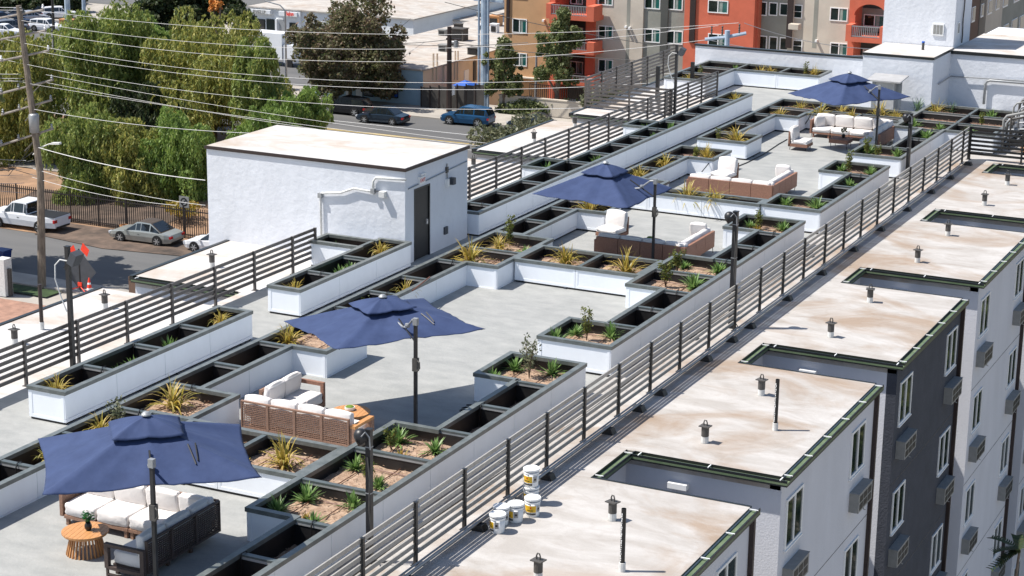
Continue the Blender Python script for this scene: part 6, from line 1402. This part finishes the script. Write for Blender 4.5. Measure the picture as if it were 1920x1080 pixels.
# ---------------------------------------------------------------- apartment building beyond the street
YA = 168.0
og = Vector((AY(945, 100, YA).x, YA, GZ)); ap_ = thing('far_apartments', 'far apartment building in orange, red, beige and grey stucco with balconies', 'building', og)
def blk(px0, px1, dy, mt, top=-0.5, depth=12, refpy=60, base=GZ):
    x0, x1 = AY(px0, refpy, YA+dy).x, AY(px1, refpy, YA+dy).x
    o = MB().box(x0, x1, YA+dy, YA+depth, base, top).build('wall', mt, ap_); o.location = -og
def wn(px0, py0, px1, py1, dy, split=1, glass='glass', fr=True):
    """framed window measured on the photograph, built on the facade plane"""
    y = YA+dy; a = AY(px0, py0, y); b = AY(px1, py1, y); x0, x1 = a.x, b.x; z1, z0 = max(a.z, b.z), min(a.z, b.z); e = 0.09
    f = MB().box(x0, x1, y-0.06, y, z0, z0+e).box(x0, x1, y-0.06, y, z1-e, z1).box(x0, x0+e, y-0.06, y, z0+e, z1-e).box(x1-e, x1, y-0.06, y, z0+e, z1-e)
    for k in range(split): xm = x0+(x1-x0)*(k+1)/(split+1); f.box(xm-0.05, xm+0.05, y-0.06, y, z0+e, z1-e)
    o = f.build('window', 'white', ap_); o.location = -og
    w_ = (x1-x0-2*e-0.1*split)/(split+1)
    for k in range(split+1):
        xa = x0+e+k*(w_+0.1); g_ = MB().box(xa, xa+w_, y-0.02, y+0.02, z0+e, z1-e).build('pane', glass if k % 2 == 0 else 'tealglass', o)
        if k % 2: g2 = MB().box(xa+w_*0.1, xa+w_*0.45, y-0.024, y-0.021, z0+e, z1-e).build('curtain', 'curtain', o)
def raw(nm, mt, px0, py0, px1, py1, dy, th=0.1, par=None):
    y = YA+dy; a = AY(px0, py0, y); b = AY(px1, py1, y); o = MB().box(a.x, b.x, y-th, y, min(a.z, b.z), max(a.z, b.z)).build(nm, mt, ap_); o.location = -og; return o
blk(945, 1030, 0, 'orangestucco'); blk(1029.5, 1040, -0.6, 'redstucco'); blk(1040, 1098, 2.6, 'darkstucco'); blk(1098, 1115, 0.3, 'redstucco')  # dark wall behind the red balconies carries the recess shade in its colour
blk(1115, 1205, 0.6, 'beigestucco'); blk(1205, 1282, 0.8, 'graystucco'); blk(1282, 1413, 0.2, 'redstucco'); blk(1413, 1421, 0.8, 'redstucco')
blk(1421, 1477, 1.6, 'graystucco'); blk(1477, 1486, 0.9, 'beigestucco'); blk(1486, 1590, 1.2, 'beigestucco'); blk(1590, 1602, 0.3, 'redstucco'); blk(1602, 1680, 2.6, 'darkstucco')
for (px0, px1, py, dd) in ((1297.5, 1302.5, 80, 0.2), (1243, 1250.5, 110, 0.8), (951.5, 955, 60, 0.0), (1481, 1484, 90, 0.9)):
    raw('downspout', 'brownspout' if px0 > 1290 or px0 < 960 else 'darkstucco', px0, -60, px1, py, dd, 0.15)
for px0, px1, rows in ((961, 988, [(-30, -4), (34, 61), (98, 123)]), ):
    for a, b in rows: wn(px0, a, px1, b+ (px1-px0)*0.08, 0)
for rows, px0, px1, dd in (([(-15, 11), (47, 74), (110, 137)], 1122, 1149, 0.6), ([(-9, 18), (53, 81)], 1209, 1238, 0.8), ([(-6, 20), (56, 84)], 1249, 1280, 0.8), ([(-1, 26), (62, 90)], 1328, 1365, 0.2), ([(13, 41), (79, 105)], 1557, 1589, 1.2)):
    for a, b in rows: wn(px0, a, px1, b+(px1-px0)*0.08*0, dd)
for a, b in ((2, 30), (66, 95)):
    for q in (1422.5, 1442.5, 1462.5): wn(q, a+(q-1422)*0.08, q+15, b, 1.6, 0)
for a, b in ((8, 35), (74, 98)):
    wn(1486.5, a, 1504, b, 1.2, 0); raw('louvre', 'white', 1487.5, (a+b)/2-0.8, 1503, (a+b)/2+0.8, 1.1)
raw('awning_box', 'beigestucco', 1484, 43, 1502, 54, 0.3, 0.9)
# balconies
def balcony(px0, px1, ty, by, dd, arch=False):
    y = YA+dd; a = AY(px0, ty, y-1.6); b = AY(px1, by, y-1.6); x0, x1 = a.x, b.x; zt_, zb_ = a.z, b.z; st = 0.28*(zt_-zb_)
    o = MB().box(x0, x1, y-1.7, y+2.4, zb_, zb_+st).box(x1-0.75, x1, y-1.7, y+0.3, zb_+st, zt_).box(x0, x0+0.5, y-1.7, y+0.3, zb_+st, zt_).build('balcony', 'redstucco', ap_); o.location = -og
    rr = MB().box(x0+0.5, x1-0.75, y-1.66, y-1.6, zt_-0.12, zt_-0.04).box(x0+0.5, x1-0.75, y-1.66, y-1.6, zb_+st+0.05, zb_+st+0.13)
    n_ = int((x1-x0-1.25)/0.17)
    for k in range(n_): rr.box(x0+0.55+k*0.17, x0+0.61+k*0.17, y-1.65, y-1.61, zb_+st+0.13, zt_-0.12)
    rr.build('railing', 'graymetal', o)
balcony(1025, 1114, 6, 41, 0); balcony(1040, 1114, 74, 104, 0); balcony(1040, 1114, 137, 163, 0)
for a, b in ((-12, 9), (50, 74), (114, 140)): wn(1070, a, 1093, b, 2.6, 1)
balcony(1587, 1664, 46, 83, 0.5)
raw('arch_wall', 'graystucco', 1612, 14, 1662, 60, 2.5, 0.1); wn(1620, 26, 1660, 52, 2.38, 1); wn(1618, 92, 1662, 125, 2.5, 1)
m_ = MB(); y = YA+0.3; cA = AY(1632, 52, y); R_o = AY(1602, 52, y).x-cA.x; n_ = 12; vs = []
for k in range(n_+1):
    a = math.pi*k/n_; vs.append((cA.x+math.cos(a)*R_o, y-0.3, cA.z+1.05+math.sin(a)*1.15*abs(R_o)*0.62))
zz = AY(1632, -25, y).z
for k in range(n_):
    p, q = vs[k], vs[k+1]; m_.add([p, q, (q[0], q[1], zz), (p[0], p[1], zz), (p[0], y+1, p[2]), (q[0], y+1, q[2])], [(0, 1, 2, 3), (0, 4, 5, 1)])
o = m_.build('arch', 'redstucco', ap_); o.location = -og
for px_, py_, dd in ((1173, 48, 0.6), (1180, 50, 0.6), (1530, 74, 1.2), (1019, 36, 0)):
    raw('flood_lamp', 'white', px_, py_, px_+3.5, py_+4, dd, 0.35)
raw('joint', 'graystucco', 1177.2, -40, 1178, 140, 0.6, 0.012); raw('joint', 'graystucco', 1529.5, -40, 1530.3, 90, 1.2, 0.012)
raw('base_ledge', 'beigestucco', 955, 143, 1023, 147, 0.0, 0.5)
# right wing seen past the tower
t = thing('far_apartments', 'dark grey, beige and brown apartment wing to the right of the white tower', 'building', (-27.5, 120, GZ)); og2 = Vector((-27.5, 120, GZ))
prev = None
for (px0, px1, mt) in ((1945, 1877, 'graystucco'), (1877, 1847, 'beigestucco'), (1847, 1834, 'darkstucco'), (1834, 1790, 'brownstucco')):
    a = AX(px0, 50, -27.5).y; b = AX(px1, 50, -27.5).y
    o = MB().box(-28.6, -27.5-(0.0 if mt != 'darkstucco' else 0.4), a, b, GZ, 8).build('wall', mt, t); o.location = -og2
for (px0, px1, rows) in ((1897, 1905, [(38, 62)]), (1912, 1919, [(31, 54)]), (1882, 1889, [(-14, 11), (48, 70)]), (1868, 1873, [(-6, 17), (55, 78)]), (1853, 1859, [(2, 25), (62, 84)]), (1840, 1843, [(8, 31)]), (1823, 1827, [(14, 40)]), (1903, 1911, [(-25, 1)])):
    for a_, b_ in rows:
        p = AX(px0, a_, -27.48); q = AX(px1, b_, -27.48); w_ = MB().box(-27.5, -27.45, min(p.y, q.y), max(p.y, q.y), q.z, p.z).build('window', 'white', t); w_.location = -og2
        MB().box(-27.45, -27.43, min(p.y, q.y)+0.15, max(p.y, q.y)-0.05, q.z+0.12, p.z-0.05).build('pane', 'glass', w_)
# fern-like tree branch at the lower right corner
t = thing('tree', 'dark feathery treetop at the lower right corner below the facade', 'tree', (-8.6, 46.3, GZ)); c = AY(1912, 1030, 46.3); og3 = Vector((-8.6, 46.3, GZ))
m_ = MB(); rg = random.Random(5); cc = c-og3
for k in range(9):
    a = rg.uniform(1.8, 5.2); L_ = rg.uniform(0.5, 0.9); d = Vector((math.cos(a), math.sin(a), rg.uniform(-0.3, 0.5)))
    for j in range(14):
        p = cc+d*L_*j/14+Vector((0, 0, -0.25*(j/14)**2)); s = d.cross(Vector((0, 0, 1))).normalized()
        for q in (-1, 1): m_.add([p, p+s*q*0.13+d*0.06, p+s*q*0.15+d*0.1, p+d*0.05], [(0, 1, 2, 3)])
m_.build('foliage', 'darktree', t); MB().tube([(0, 0, 0), (cc.x*0.3, cc.y*0.3, cc.z*0.6), cc], 0.16, 7, r1=0.03).build('trunk', 'bark', t)
bpy.data.objects.remove(to)
